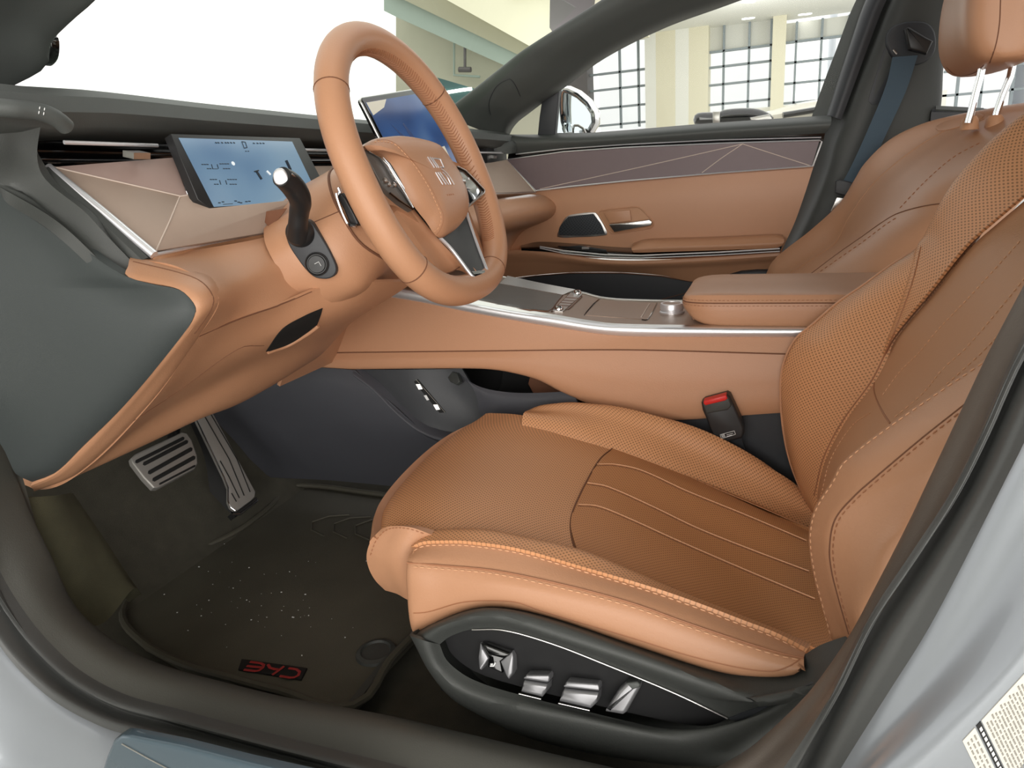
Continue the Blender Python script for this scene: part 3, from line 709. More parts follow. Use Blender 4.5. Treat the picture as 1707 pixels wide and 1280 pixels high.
# ================================================================== steering column, gear lever
tcol = thing('steering_column', 'tan steering column cover with a black gear lever and start button', 'steering column', WC - WN * .15)
colA = cur([(560, 277, -.36), (548, 292, -.42), (552, 320, -.45), (566, 352, -.46), (598, 402, -.455), (638, 430, -.42), (658, 440, -.36), (690, 425, -.28)])
colB = cur([(528, 296, -.35), (508, 316, -.43), (515, 350, -.465), (532, 385, -.48), (566, 438, -.475), (604, 478, -.44), (634, 470, -.35), (690, 440, -.27)])
colC = cur([(495, 312, -.34), (470, 350, -.44), (466, 380, -.485), (485, 412, -.50), (520, 462, -.49), (564, 502, -.45), (602, 500, -.35), (670, 465, -.27)])
colD = cur([(480, 312, -.33), (445, 366, -.44), (440, 396, -.49), (452, 428, -.51), (486, 482, -.50), (528, 532, -.45), (572, 538, -.36), (640, 500, -.28)])
SHR = MB(); SHR.loft([colA, colB, colC, colD], 44, 30, th=.004); SHR.build('column_cover', 'leather', tcol)
ca2 = [p + (WC - p) * .10 + WN * .006 for p in colA]
ca3 = cur([(600, 262, -.36), (575, 285, -.41), (575, 315, -.435), (588, 345, -.445), (615, 392, -.44), (650, 420, -.42), (700, 430, -.34), (740, 400, -.27)])
COLR = MB(); COLR.loft([[p + WN * .001 for p in colA], ca3], 40, 10, th=.006); COLR.build('column_collar', 'leather', tcol)
g = MB(); g.tube([p + np.array([.0006, -.0006, 0]) for p in cr(colA, 40)], .0018); g.build('collar_gap', 'seam', tcol)
ts_ = [SHR.bvh()]
g = MB(); g.tube(onto([(524, 370), (545, 361), (566, 352)], ts_, 14, -.0003), .0008); g.build('cover_seam', 'seam', tcol)
# recess between band and cover
g = MB(); g.plate(cur([(432, 360), (440, 353), (458, 350), (478, 347), (470, 358), (456, 374), (447, 377)], -.468), .001, .0002); g.build('cover_recess', 'seam', tcol)
# oval switch plate
PL = [(476, 392), (478, 380), (486, 371), (498, 366), (511, 366), (520, 372), (530, 386), (545, 410), (556, 432), (561, 448), (558, 458), (549, 464), (538, 465), (524, 462), (510, 450), (496, 432), (482, 410)]
oc_ = onto(PL, ts_, 48, .0015, True)
cpl = np.array(oc_).mean(0); npl = np.cross(np.array(oc_[12]) - np.array(oc_[0]), np.array(oc_[30]) - np.array(oc_[0])); npl /= np.linalg.norm(npl)
npl = npl if npl.dot(EYE - cpl) > 0 else -npl
Lp = lambda x, y, h=0.0: PP(x, y, cpl + npl * (.009 + h), npl)
g = MB(); g.plate([Lp(*a) for a in PL], .024, .002, smooth=48); g.build('switch_plate', 'trim_dark', tcol)
# start button
g = MB(); g.lathe(Lp(529, 440), npl, [(.0150, 0), (.0150, .003), (.0135, .0042), (.0125, .003), (.0115, .0030), (.0105, .0045), (.0, .0048)], 32); sb = g.build('start_button', 'satin_black', tcol)
c0 = Lp(531, 441, .006); e1 = Lp(540, 436, .006) - c0; e1 /= np.linalg.norm(e1); e2 = np.cross(npl, e1)
g = MB(); g.tube([c0 + e1 * a + e2 * b for a, b in ((-.004, .003), (.002, .003), (.002, -.003))], .0004); g.build('start_mark', 'white_print', sb)
# gear lever
g = MB(); g.lathe(Lp(501, 388, -.002), npl, [(.0185, -.002), (.0180, .004), (.0155, .010), (.011, .0145), (.004, .0165)], 32); g.build('lever_ball', 'satin_black', tcol)
lev_c = [Lp(497, 394, .004), P(497, 372, -.512), P(499, 352, -.517), P(501, 338, -.522), P(497, 324, -.530), P(486, 308, -.542), P(477, 300, -.552), P(469, 294.5, -.560)]
lev_r = [.0140, .0122, .0116, .0122, .0132, .0140, .0136, .0118]
pl_ = cr(lev_c, 40); rl_ = np.interp(np.linspace(0, 1, 40), np.linspace(0, 1, 8), lev_r)
g = MB(); g.tube(pl_, rl_, seg=22); lv = g.build('gear_lever', 'satin_black', tcol, sharp=80)
ncap = pl_[-1] - pl_[-6]; ncap /= np.linalg.norm(ncap); vv = EYE - pl_[-1]; vv /= np.linalg.norm(vv); ncap = ncap * .55 + vv * .6; ncap /= np.linalg.norm(ncap)
pc = pl_[-1] + ncap * .004
g = MB(); g.plate([PP(x, y, pc, ncap) for x, y in [(454, 291), (457, 284), (462, 280), (470, 280), (476, 286), (481, 299), (479, 303), (468, 308), (460, 306.5), (456, 301)]], .010, .002, smooth=30); g.build('lever_cap', 'bright_trim', lv)
g = MB(); g.tube([P(486, 290, -.556), P(490, 296, -.550), P(494, 304, -.544)], [.001, .003, .001], seg=8); g.build('lever_button', 'chrome', lv)
# wiper stalk end
g = MB(); g.plate([P(*a, -.462) for a in [(563, 326), (568, 322), (575, 330), (590, 357), (597, 372), (594, 377), (583, 374), (574, 352), (565, 335)]], .010, .002); st = g.build('stalk', 'satin_black', tcol)
g = MB(); g.tube(cur([(561, 322), (562, 329), (569, 350), (577, 368), (581, 374), (594, 377)], -.465), .0020, seg=8, n=30); g.tube(cur([(564, 313), (567, 320), (562, 326)], -.463), .002, seg=8); g.build('stalk_trim', 'chrome', st)
# ================================================================== centre console
tc_ = thing('center_console', 'tan leather centre console with silver edge trim and taupe top between the seats', 'console', (-.3, 0, .34))
YN, YF = -.125, .125
NEAR_B = [(560, 478), (640, 492), (700, 502), (780, 518.6), (878, 536), (952, 548), (1001, 555), (1051, 559), (1200, 560), (1345, 560), (1500, 560)]
NEAR_T = [(560, 464), (640, 477), (700, 488), (787, 507.5), (854, 520), (928, 531), (977, 539.5), (1026, 544.5), (1200, 548), (1345, 549), (1500, 549)]
TOP_N = [(565, 456), (645, 469), (705, 481), (795, 500), (860, 513), (930, 525), (978, 533), (1026, 539), (1200, 542), (1345, 543), (1500, 543)]
FAR_E = [(700, 440), (760, 450), (841, 464), (903, 477), (974, 490), (1001, 497), (1038, 501), (1149, 503), (1300, 503), (1480, 503)]
nb, nt_, tn, fe = cur(NEAR_B, YN), cur(NEAR_T, YN), cur(TOP_N, YN + .012), cur(FAR_E, YF)
BOT = [(430, 598), (505, 612), (520, 615.5), (770, 614), (830, 617), (894, 632), (934, 652), (981, 672), (1040, 694), (1116, 699), (1200, 695), (1304, 687), (1420, 680), (1560, 670)]
SEAM = [(440, 590), (545, 588), (800, 585), (1000, 583), (1100, 584), (1310, 590), (1560, 596)]
pb = cur(BOT, YN - .012)
CPAN = MB(); CPAN.loft([cr(cur(NEAR_B, YN), 60), cr(cur(SEAM, YN - .010), 60)], 70, 12, th=.01); CPAN.build('upper_side_panel', 'leather', tc_)
CP2 = MB(); CP2.loft([cr(cur(SEAM, YN - .0095), 60), [a * .5 + b * .5 + np.array([0, -.004, 0]) for a, b in zip(cr(cur(SEAM, YN - .012), 60), cr(pb, 60))], cr(pb, 60), [p + np.array([0, .02, .004]) for p in cr(pb, 60)]], 80, 24, th=.006); CP2.build('lower_side_panel', 'leather', tc_)
g = MB(); g.tube(cr(cur(SEAM, YN - .0105), 60), .0011); g.build('side_seam', 'seam', tc_)
g = MB(); g.loft([[p + np.array([0, .006, -.002]) for p in nb], [p + np.array([0, -.004, 0]) for p in nb], [p + np.array([0, -.006, 0]) for p in nt_], [p + np.array([0, .004, .002]) for p in nt_]], 80, 13, th=.003); g.build('silver_side_trim', 'bright_trim', tc_)
g = MB(); g.loft([[p + np.array([0, -.001, .001]) for p in nt_], tn], 60, 5, th=.003); g.build('silver_top_trim', 'satin_silver', tc_)
g = MB(); g.tube([p + np.array([0, -.0005, .0006]) for p in cr(nt_, 60)], .0007); g.build('trim_gap', 'gloss_black', tc_)
TOP = MB(); TOP.loft([tn, fe], 70, 14, th=.02); TOP.build('top_plate', 'console_taupe', tc_)
g = MB(); g.tube([p + np.array([0, 0, .001]) for p in cr(fe, 60)], .003); g.build('far_edge_trim', 'satin_silver', tc_)
tt = [TOP.bvh()]
# charging pad tray
g = MB(); G = drape([[(700, 468), (770, 466), (833, 474), (937, 493)], [(692, 478), (770, 487), (802, 506), (919, 519)]], tt, 26, 12, .0012); g.grid(G, .002); g.build('charging_pad', 'pad_rubber', tc_)
g = MB(); g.loft([onto([(833, 473), (890, 483), (938, 492)], tt, 14, .001), [p + np.array([0, .004, .006]) for p in onto([(845, 465.5), (900, 477.5), (958, 488.5)], tt, 14, .001)]], 14, 4, th=.002); g.build('tray_side', 'satin_silver', tc_)
g = MB(); g.tube(onto([(802, 506.5), (905, 519.5), (918, 517.5), (928, 505), (938, 493)], tt, 30, .001), .0009); g.build('tray_rim', 'seam', tc_)
# button row
g = MB(); G = drape([[(952, 488.5), (973, 489.5)], [(921, 519.5), (938, 521)]], tt, 8, 12, .0022); g.grid(G, .003); br = g.build('button_row', 'satin_silver', tc_)
g = MB(); g.tube(onto([(952, 487.5), (973.5, 488.5), (938, 522.5), (919, 520.5)], tt, 4, .0012) , .0007, closed=True); g.build('button_row_gap', 'seam', br)
for k in (.3, .45, .58, .72):
    a = (952 + (921 - 952) * k, 488.5 + 31 * k); b = (973 + (938 - 973) * k, 489.5 + 31.5 * k)
    g = MB(); g.tube(onto([a, b], tt, 4, .0026), .0005); g.build('button_gap', 'seam', br)
for (x, y) in ((962, 490.5), (931, 517.5)):
    g = MB(); c = cast(x, y, tt, .002); g.lathe(c, (0, 0, 1), [(.0085, 0), (.008, .004), (.006, .0065), (.002, .007)], 18); g.build('toggle_button', 'chrome', br)
# cup holder lid, drawn by its two cut lines and pull bar
g = MB(); G = drape([[(1000, 499), (1095, 506.5)], [(975, 525.5), (1080, 533.5)]], tt, 14, 8, .0008); g.grid(G, .002); lid = g.build('cup_holder_lid', 'console_taupe', tc_)
for pa in ([(1001, 498), (992, 505), (981, 517), (974, 526)], [(1095, 506), (1089, 518), (1082, 530), (1078, 534), (1070, 533.5)]):
    g = MB(); g.tube(onto(pa, tt, 14, .0009), .0011, seg=6); g.build('lid_gap', 'gloss_black', lid)
g = MB(); g.tube(onto([(1082.5, 507.5), (1069, 530)], tt, 6, .0012), .0013, seg=6); g.build('lid_pull', 'trim_line', lid)
# rotary dial
c = cast(1120, 521, tt, 0); nd = np.array([0.0, 0, 1])
g = MB(); g.lathe(c, nd, [(.0215, -.002), (.0215, .003), (.0195, .004), (.0195, .006), (.0205, .007), (.0205, .016), (.0195, .0175), (.0165, .0175), (.016, .016), (.0, .0158)][:-1], 40); dl = g.build('rotary_dial', 'bright_trim', tc_)
g = MB(); g.lathe(c, nd, [(.0158, .015), (.0158, .0164), (.012, .0166), (.004, .0166)], 32); g.build('dial_cap', 'console_taupe', dl)
# armrest
def arm_rows():
    out = []
    for k, (xa, inset, zt, zb) in enumerate(((-.143, .055, .790, .775), (-.141, .03, .797, .762), (-.130, .012, .801, .754), (-.105, .002, .803, .748), (-.05, 0, .803, .747), (.2, 0, .802, .745), (.36, 0, .802, .745))):
        y0, y1 = YN + .010 + inset, YF - .010 - inset; zm = .789
        out.append((xa, y0, y1, zt, zb, zm))
    return out
top = [[], [], [], [], []]; sidee = [[], [], [], []]
for xa, y0, y1, zt, zb, zm in arm_rows():
    zc = min(zm, zt - .004)
    for i, p in enumerate(((xa, y0, zc), (xa + .001, y0 + .008, zt - .001), (xa, (y0 + y1) / 2, zt + .001), (xa, y1 - .008, zt - .001), (xa, y1, zc))): top[i].append(p)
    for i, p in enumerate(((xa, y0, zc), (xa + .002, y0 - .0015, zc - .012), (xa + .008, y0 + .001, zb + .008), (xa + .016, y0 + .012, zb))): sidee[i].append(p)
ARM = MB(); ARM.loft(top, 40, 40, th=.004, toward=(0, 0, 3)); arm = ARM.build('armrest', 'leather', tc_)
ARS = MB(); ARS.loft(sidee, 40, 16, th=.004); ARS.build('armrest_side', 'leather', arm)
g = MB(); front = [[top[i][0] for i in range(5)], [(-.14, YN + .06, .776), (-.142, YN + .09, .776), (-.143, 0, .776), (-.142, YF - .09, .776), (-.14, YF - .06, .776)], [(-.125, YN + .06, .750), (-.127, YN + .09, .748), (-.127, 0, .748), (-.127, YF - .09, .748), (-.125, YF - .06, .750)]]
g.loft(front, 24, 12, th=.003, toward=(-3, 0, .8)); g.build('armrest_nose', 'leather', arm)
g = MB(); g.tube([np.array(p) + np.array([0, -.0008, 0]) for p in cr(top[0], 60)], .0009); g.build('armrest_seam', 'seam', arm)
g = MB(); g.stitch([np.array(p) + np.array([0, .001, .0042]) for p in cr(top[0], 80)], .0040, .0024, .0005); g.stitch([np.array(p) + np.array([0, -.0016, -.0042]) for p in cr(top[0], 80)], .0040, .0024, .0005); g.build('armrest_stitching', 'thread_dark', arm)
g = MB(); g.box(np.array([-.10, YN + .01, .735]), np.array([.36, YF - .01, .750])); g.build('armrest_base', 'gloss_black', tc_)
g = MB(); g.box(np.array([-.66, .02, .40]), np.array([-.05, .03, .735])); g.build('storage_back', 'void_black', tc_)
# dark lower body with footwell side, storage tray
rows = [cur([(330, 600, -.17), (400, 606, -.16), (470, 609, -.152), (505, 611, -.15), (540, 613, -.145), (570, 615, -.143), (592, 617, -.142)]),
        cur([(330, 650, -.17), (430, 645, -.165), (520, 640, -.155), (560, 642, -.15), (600, 650, -.146), (625, 655, -.144), (648, 668, -.142)]),
        cur([(360, 700, -.15), (450, 700, -.145), (540, 700, -.14), (590, 702, -.139), (630, 706, -.138), (670, 712, -.138), (706, 718, -.138)]),
        cur([(400, 745, -.125), (470, 755, -.12), (540, 757, -.115), (610, 760, -.11), (660, 758, -.115), (705, 752, -.122), (760, 742, -.13)]),
        cur([(440, 795, -.10), (475, 797, -.10), (540, 800, -.095), (610, 806, -.09), (670, 812, -.09), (720, 816, -.09), (780, 818, -.09)])]
TUN = MB(); TUN.loft(rows, 44, 30, th=.008); TUN.build('tunnel_side', 'tunnel_dark', tc_)
# raised ridge of the tunnel side
ridge = cur([(590, 618, -.142), (625, 645, -.142), (665, 685, -.140), (700, 712, -.138), (740, 727, -.136), (775, 724, -.132), (800, 712, -.13)])
g = MB(); rd2 = [p + np.array([.004, .0, -.014]) for p in ridge]; rd1 = [p + np.array([0, -.006, -.006]) for p in ridge]
g.loft([[p + np.array([.006, .012, .004]) for p in ridge], ridge, rd1, rd2, [p + np.array([0, .014, -.022]) for p in ridge]], 40, 20, th=.003); g.build('tunnel_ridge', 'tunnel_dark', tc_)
# USB panel behind the ridge
UP = MB(); UP.loft([cur([(598, 616, -.130), (640, 616, -.128), (690, 616, -.122), (740, 615, -.105), (770, 614, -.10)]),
                    cur([(640, 662, -.130), (680, 660, -.128), (715, 660, -.122), (760, 660, -.104), (795, 655, -.098)]),
                    cur([(690, 712, -.130), (715, 715, -.128), (745, 712, -.120), (790, 700, -.104), (822, 690, -.098)]),
                    cur([(735, 732, -.130), (750, 735, -.128), (765, 735, -.120), (800, 725, -.104), (835, 706, -.10)])], 30, 24, th=.006); UP.build('port_panel', 'trim_dark', tc_)
tu = [UP.bvh()]
g = MB(); g.grid(drape([[(690, 636), (697, 632)], [(733, 688), (743, 687)]], tu, 5, 16, .001), .001); up_ = g.build('port_plate', 'void_black', tc_)
for (x, y) in ((698.5, 645), (727.5, 679)):
    g = MB(); g.grid(drape([[(x - 5, y - 5), (x + 2, y - 5)], [(x, y + 4), (x + 6.5, y + 3)]], tu, 4, 5, .0022), .001); g.build('usb_port', 'satin_silver', up_)
g = MB(); g.grid(drape([[(707, 659), (711, 658)], [(712, 667), (716, 666)]], tu, 4, 4, .0022), .0006); g.build('port_mark', 'white_print', up_)
g = MB(); g.tube(onto([(694, 632), (742, 687)], tu, 10, .0022), .0005); g.build('port_edge', 'print_grey', up_)
g = MB(); g.plate([PP(x, y, cast(752, 625, tu, .002), np.array([-.35, -.8, .45])) for x, y in [(738, 617), (745, 614), (762, 622), (766, 636), (760, 641), (750, 636)]], .008, .002); g.build('tray_latch', 'soft_black', tc_)
# storage opening under the console
rows = [[(x, y, z) for x in (-.50, -.45, -.4, -.3, -.15)] for y, z in ((-.118, .610), (-.02, .610), (-.0, .68), (-.0, .72))]
MB().loft(rows, 16, 16, th=.004).build('storage_tray', 'void_black', tc_)
g = MB(); g.loft([cur([(765, 620, -.124), (790, 640, -.128), (820, 650, -.13), (870, 655, -.13), (960, 652, -.13)]), cur([(790, 650, -.132), (815, 662, -.135), (850, 668, -.136), (880, 668, -.136), (960, 664, -.136)]), cur([(800, 690, -.132), (830, 700, -.135), (870, 710, -.136), (900, 715, -.136), (990, 730, -.136)])], 24, 14, th=.006); g.build('tray_front_lip', 'tunnel_dark', tc_)
g = MB(); g.plate(cur([(884, 625), (920, 640), (960, 662), (900, 668), (888, 655), (880, 640)], -.05), .02, .002); g.build('tray_divider', 'seam', tc_)
# lower dark skirt beside the seat
g = MB(); g.loft([cur([(1000, 690), (1116, 696), (1200, 692), (1304, 684), (1500, 670)], -.122), cur([(1000, 760), (1116, 770), (1200, 790), (1304, 830), (1500, 850)], -.118)], 24, 8, th=.008); g.build('lower_skirt', 'trim_dark', tc_)
# ================================================================== seat belt buckle
tb_ = thing('seat_belt_buckle', 'black seat belt buckle with a red release button beside the tan console', 'buckle', P(1215, 745, -.155))
g = MB(); g.plate(cur([(1169, 672), (1174, 668), (1212, 658), (1217, 661), (1226, 680), (1240, 712), (1240, 724), (1236, 731), (1198, 741), (1190, 734), (1178, 700), (1171, 684)], -.165), .024, .004, smooth=0); g.build('buckle_body', 'satin_black', tb_)
g = MB(); g.plate(cur([(1171, 672), (1213, 660.5), (1220, 676), (1213, 684), (1178, 690)], -.168), .020, .003); g.build('buckle_head', 'soft_black', tb_)
g = MB(); g.plate(cur([(1173, 668.5), (1210, 658.5), (1213, 664.5), (1209, 668), (1176, 676), (1172.5, 673)], -.170), .016, .002); g.build('release_button', 'red_plastic', tb_)
g = MB(); g.loft([cur([(1200, 735), (1236, 728)], -.158), cur([(1208, 752), (1240, 745)], -.150), cur([(1222, 790), (1252, 780)], -.140)], 6, 10, th=.004); g.build('buckle_strap', 'trim_dark', tb_)
g = MB()
for a, b in (((1200.5, 724.5), (1224, 718)), ((1224, 718), (1226, 724)), ((1226, 724), (1202.5, 731)), ((1202.5, 731), (1200.5, 724.5)), ((1211, 725), (1222, 722)), ((1211.5, 727.5), (1220, 725))): g.tube(cur([a, b], -.1655), .0004, seg=5)
for k in range(3): g.tube(cur([(1203 + k * 1.9, 724.5 - k * .5), (1204.5 + k * 1.9, 729 - k * .5)], -.1655), .0005, seg=5)
g.build('buckle_print', 'white_print', tb_)
# ================================================================== passenger door
tdr = thing('passenger_door', 'passenger front door lined in tan leather with a plum fabric band and chrome lines', 'car door', (-.3, .75, .3))
YD = .70
def dl_(pts, y=YD): return cur(pts, y)
UT = MB(); UT.loft([dl_([(835, 224), (900, 224), (1000, 220), (1200, 204), (1385, 192)], .735), dl_([(842, 227), (900, 229), (1000, 226), (1200, 211), (1386, 199)], .700), dl_([(848, 236), (900, 236), (1000, 233), (1200, 218), (1385, 206)], .690), dl_([(852, 246), (900, 244), (1000, 239), (1200, 225), (1382, 214)], .694), dl_([(852, 256), (900, 252), (1000, 245), (1200, 232), (1376, 222)], .705)], 40, 24, th=.008); UT.build('upper_trim', 'soft_grey', tdr)
g = MB(); g.loft([dl_([(848, 252), (1000, 242), (1200, 228), (1376, 219)], .708), dl_([(846, 268), (1000, 256), (1200, 242), (1372, 238)], .712)], 30, 4, th=.006); g.build('upper_gap', 'gloss_black', tdr)
g = MB(); g.tube(dl_([(860, 257), (940, 248), (1040, 241), (1200, 233), (1369, 229)], .702), .0016); g.build('upper_chrome_line', 'bright_trim', tdr)
BT = [(845, 266), (940, 253), (1040, 246), (1200, 239), (1366, 234)]; BB = [(893, 318), (950, 311), (1050, 301), (1200, 288), (1353, 277)]
DEC = MB(); DEC.loft([dl_(BT, .700), dl_(BB, .694)], 50, 10, th=.010); DEC.build('fabric_band', 'plum', tdr)
tdc = [DEC.bvh()]
g = MB(); g.tube(dl_(BT, .698) + [P(1370, 236, .698), P(1355, 277, .692)] + dl_(BB[::-1], .692)[0:], .0021, closed=True); g.build('band_chrome_frame', 'bright_trim', tdr)
for pa in ([(1238, 240), (1070, 278), (900, 315)], [(1238, 240), (1205, 262), (1170, 288)], [(1238, 240), (1300, 260), (1350, 276)]):
    g = MB(); g.tube(onto(pa, tdc, 20, .0003), .0011, seg=6); g.build('band_fold_line', 'trim_line', tdr)
LP = MB(); LP.loft([dl_([(800, 326), (893, 319), (1050, 302), (1200, 289), (1356, 278)], .704), dl_([(800, 350), (900, 345), (1050, 335), (1200, 325), (1342, 322)], .698), dl_([(800, 385), (890, 385), (1050, 380), (1200, 375), (1325, 370)], .700), dl_([(800, 412), (870, 412), (1050, 420), (1200, 420), (1306, 412)], .704), dl_([(800, 425), (870, 424), (1050, 432), (1200, 430), (1302, 424)], .706)], 50, 30, th=.012); LP.build('leather_panel', 'leather', tdr)
tlp = [LP.bvh()]
g = MB(); g.plate(onto([(930, 394), (932, 384), (938, 370), (946, 360), (956, 357), (991, 353.5), (996, 357), (1013, 388), (1009, 392), (960, 395)], tlp, 44, .004, True), .004, .001, smooth=0); sp = g.build('speaker_grille', 'satin_silver', tdr)
mat('grille_mesh', (70, 74, 78), .35, .6, perf=(.0062, .30))
G = drape([[(948, 361), (970, 358), (990, 356)], [(934, 378), (965, 378), (1003, 374)], [(932, 391.5), (965, 392), (1009, 389.5)]], tlp, 14, 12, .0052); g = MB(); g.grid(G, .0006); g.build('grille_mesh', 'grille_mesh', sp)
g = MB(); g.plate(onto([(998, 355), (1003, 351), (1060, 345), (1067, 347), (1089, 370), (1088, 378), (1080, 381), (1024, 389), (1018, 387)], tlp, 44, .0012, True), .002, .0006); hb = g.build('handle_recess', 'leather_dark', tdr)
g = MB(); g.tube(onto([(998, 355), (1003, 351), (1060, 345), (1067, 347), (1089, 370), (1088, 378), (1080, 381), (1024, 389), (1018, 387)], tlp, 60, .002, True), .0016, closed=True); g.build('recess_edge', 'leather', hb)
g = MB(); g.plate([P(x, y, .688) for x, y in ((1006, 354), (1050, 350), (1052, 368), (1017, 372))], .004, .001); g.build('recess_pad', 'leather', hb)
g = MB(); g.plate([P(1015, 374, .682), P(1040, 372, .682), P(1082, 366, .680), P(1087, 370, .680), P(1085, 376, .681), P(1024, 387, .683)], .008, .002); g.build('door_handle', 'satin_silver', tdr)
# arm rest shelf, dark switch panel, chrome lines
g = MB(); g.loft([dl_([(868, 409), (897, 403), (958, 406), (1052, 413), (1160, 410), (1305, 402)], .70), dl_([(868, 412), (900, 412), (960, 415), (1052, 422), (1160, 420), (1303, 410)], .655), dl_([(869, 414), (920, 418), (1000, 427), (1068, 430), (1160, 425), (1300, 418)], .645)], 40, 12, th=.006); g.build('switch_panel', 'gloss_black', tdr)
g = MB(); g.plate([P(x, y, .646) for x, y in ((936, 412), (965, 409), (1010, 416), (1012, 420), (985, 420))], .004, .001); g.build('window_switch_base', 'satin_black', tdr)
g = MB(); g.obox(P(977, 413, .645), (.010, 0, 0), (0, .008, 0), (0, 0, .003)); g.build('window_switch', 'satin_silver', tdr)
PAD = MB(); PAD.loft([dl_([(1056, 405), (1075, 399), (1102, 397), (1200, 394), (1295, 390), (1304, 391)], .700), dl_([(1053, 411), (1070, 403), (1102, 401), (1200, 398), (1295, 393), (1306, 396)], .660), dl_([(1053, 416), (1072, 414), (1102, 412), (1200, 409), (1295, 405), (1307, 403)], .640), dl_([(1056, 421), (1075, 421), (1102, 420), (1200, 417), (1295, 413), (1303, 410)], .645)], 40, 24, th=.008); PAD.build('door_armrest', 'leather', tdr)
for off, zz in ((0, 0), (4.4, 0)):
    g = MB(); g.tube(dl_([(900, 411 + off * .6), (940, 418 + off), (1008, 424.5 + off), (1068, 426 + off), (1200, 420.5 + off), (1300, 414.5 + off)], .640), .0022 if off == 0 else .0017); g.build('armrest_chrome_line', 'bright_trim', tdr)
LL = MB(); LL.loft([dl_([(800, 424), (869, 416), (920, 421), (1000, 432), (1068, 434), (1200, 428), (1300, 421)], .650), dl_([(800, 430), (869, 422), (920, 427), (1000, 438), (1068, 440), (1200, 434), (1300, 426)], .648), dl_([(800, 446), (860, 440), (920, 440), (1000, 446), (1068, 448), (1200, 446), (1296, 438)], .668), dl_([(800, 470), (847, 464), (894, 458.5), (951, 454), (1035, 454), (1102, 459), (1160, 470), (1290, 470)], .690)], 50, 24, th=.012); LL.build('lower_leather', 'leather', tdr)
g = MB(); g.loft([dl_([(760, 470), (847, 466), (894, 460), (951, 455), (1035, 455), (1102, 460), (1160, 470), (1290, 470)], .70), dl_([(760, 520), (900, 515), (1035, 515), (1290, 520)], .70), dl_([(760, 640), (900, 640), (1035, 640), (1290, 640)], .72)], 40, 12, th=.01); g.build('map_pocket', 'trim_dark', tdr)
g = MB(); g.tube(dl_([(847, 465), (894, 459.5), (951, 455), (1035, 455), (1102, 460), (1152, 469)], .692), .0014); g.build('pocket_edge', 'seam', tdr)
g = MB(); g.plate(dl_([(1206, 466), (1216, 458), (1236, 452), (1262, 450), (1300, 450), (1300, 480), (1210, 480)], .660), .03, .008); g.build('door_speaker_cover', 'trim_dark', tdr)
g = MB(); g.tube(dl_([(1100, 500), (1122, 494), (1160, 484)], .695), .0008); g.build('pocket_fold', 'seam', tdr)
# window frame rear edge and glass
fr = cur([(1470, -40), (1445, 0), (1420, 70), (1400, 130), (1380, 192)], .735); f2 = cur([(1505, -40), (1478, 0), (1450, 70), (1428, 130), (1402, 200)], .72)
g = MB(); g.loft([[p + np.array([0, .04, 0]) for p in fr], fr, [(a + b) / 2 + np.array([0, -.012, 0]) for a, b in zip(fr, f2)], f2], 24, 18, th=.006); g.build('window_frame', 'trim_dark', tdr)
g = MB(); g.grid(np.array([[P(905, 222, .745), P(1380, 196, .745)], [P(935, 130, .74), P(1425, 50, .74)], [P(1190, -60, .72), P(1480, -80, .72)]]), .004)
gw = g.build('window_2', 'window_glass'); struct(gw, 'clear side window glass of the passenger door', 'car window')
# ================================================================== far A-pillar, mirror, far B-pillar, seat belt
tfa = thing('far_windscreen_pillar', 'dark grey windscreen pillar sloping down to the far end of the dashboard', 'pillar', P(800, 228, .70))
UE = [(735, 194), (755, 177), (789, 151), (839, 111), (879, 80), (1000, 3), (1080, -50)]
LE = [(835, 231), (841, 215), (852, 201), (866, 190), (899, 165), (933, 141), (1000, 92), (1100, 41), (1200, 4), (1320, -40)]
ue, le = cur(UE, (.64, .56)), cur(LE, (.72, .62))
PA = MB(); PA.loft([[p + np.array([-.02, .05, 0]) for p in ue], ue, [(a * .62 + b * .38) + np.array([.012, -.02, 0]) for a, b in zip(cr(ue, 30), cr(le, 30))], [(a * .2 + b * .8) + np.array([.006, -.012, 0]) for a, b in zip(cr(ue, 30), cr(le, 30))], le, [p + np.array([0, .06, .0]) for p in le]], 50, 30, th=.006); PA.build('pillar_cover', 'soft_grey', tfa)
g = MB(); g.tube(onto([(818, 191), (815, 178), (817, 164), (829, 143), (849, 132), (855, 136), (862, 148), (867, 160)], [PA.bvh()], 30, .0002), .0011); g.build('airbag_cover_line', 'trim_dark', tfa)
g = MB(); g.plate(cur([(905, 156), (934, 138), (931, 160), (925, 226), (896, 226), (899, 195)], .73), .02, .003); g.build('quarter_pillar', 'trim_dark', tfa)
g = MB(); g.loft([cur([(770, 222), (800, 226), (840, 231)], (.60, .69)), cur([(775, 228), (800, 234), (842, 238), (860, 238)], (.58, .69)), cur([(780, 240), (800, 246), (846, 256), (860, 254)], (.58, .69))], 16, 12, th=.01); g.build('corner_trim', 'soft_grey', tfa)
g = MB(); g.grid(np.array([[P(838, 226, .75), P(900, 226, .75)], [P(860, 195, .745), P(904, 158, .745)]]), .004); gw = g.build('window_3', 'window_glass'); struct(gw, 'small triangular quarter glass behind the far windscreen pillar', 'car window')
tmi = thing('door_mirror', 'chrome edged outside mirror beyond the passenger window', 'mirror', P(950, 222, .95))
mc_ = [(926, 224), (924, 200), (925, 175), (928, 158), (936, 149), (950, 150), (966, 158), (982, 172), (992, 188), (993, 205), (985, 219)]
g = MB(); g.tube(cur(mc_, .95), [.006, .007, .008, .009, .010, .012, .013, .014, .014, .013, .012], seg=14, flat=((0, 1, 0), 2.0)); g.build('mirror_shell', 'chrome', tmi)
nM_ = np.array([.90, -.42, .10]); nM_ /= np.linalg.norm(nM_); pM_ = P(955, 190, .96)
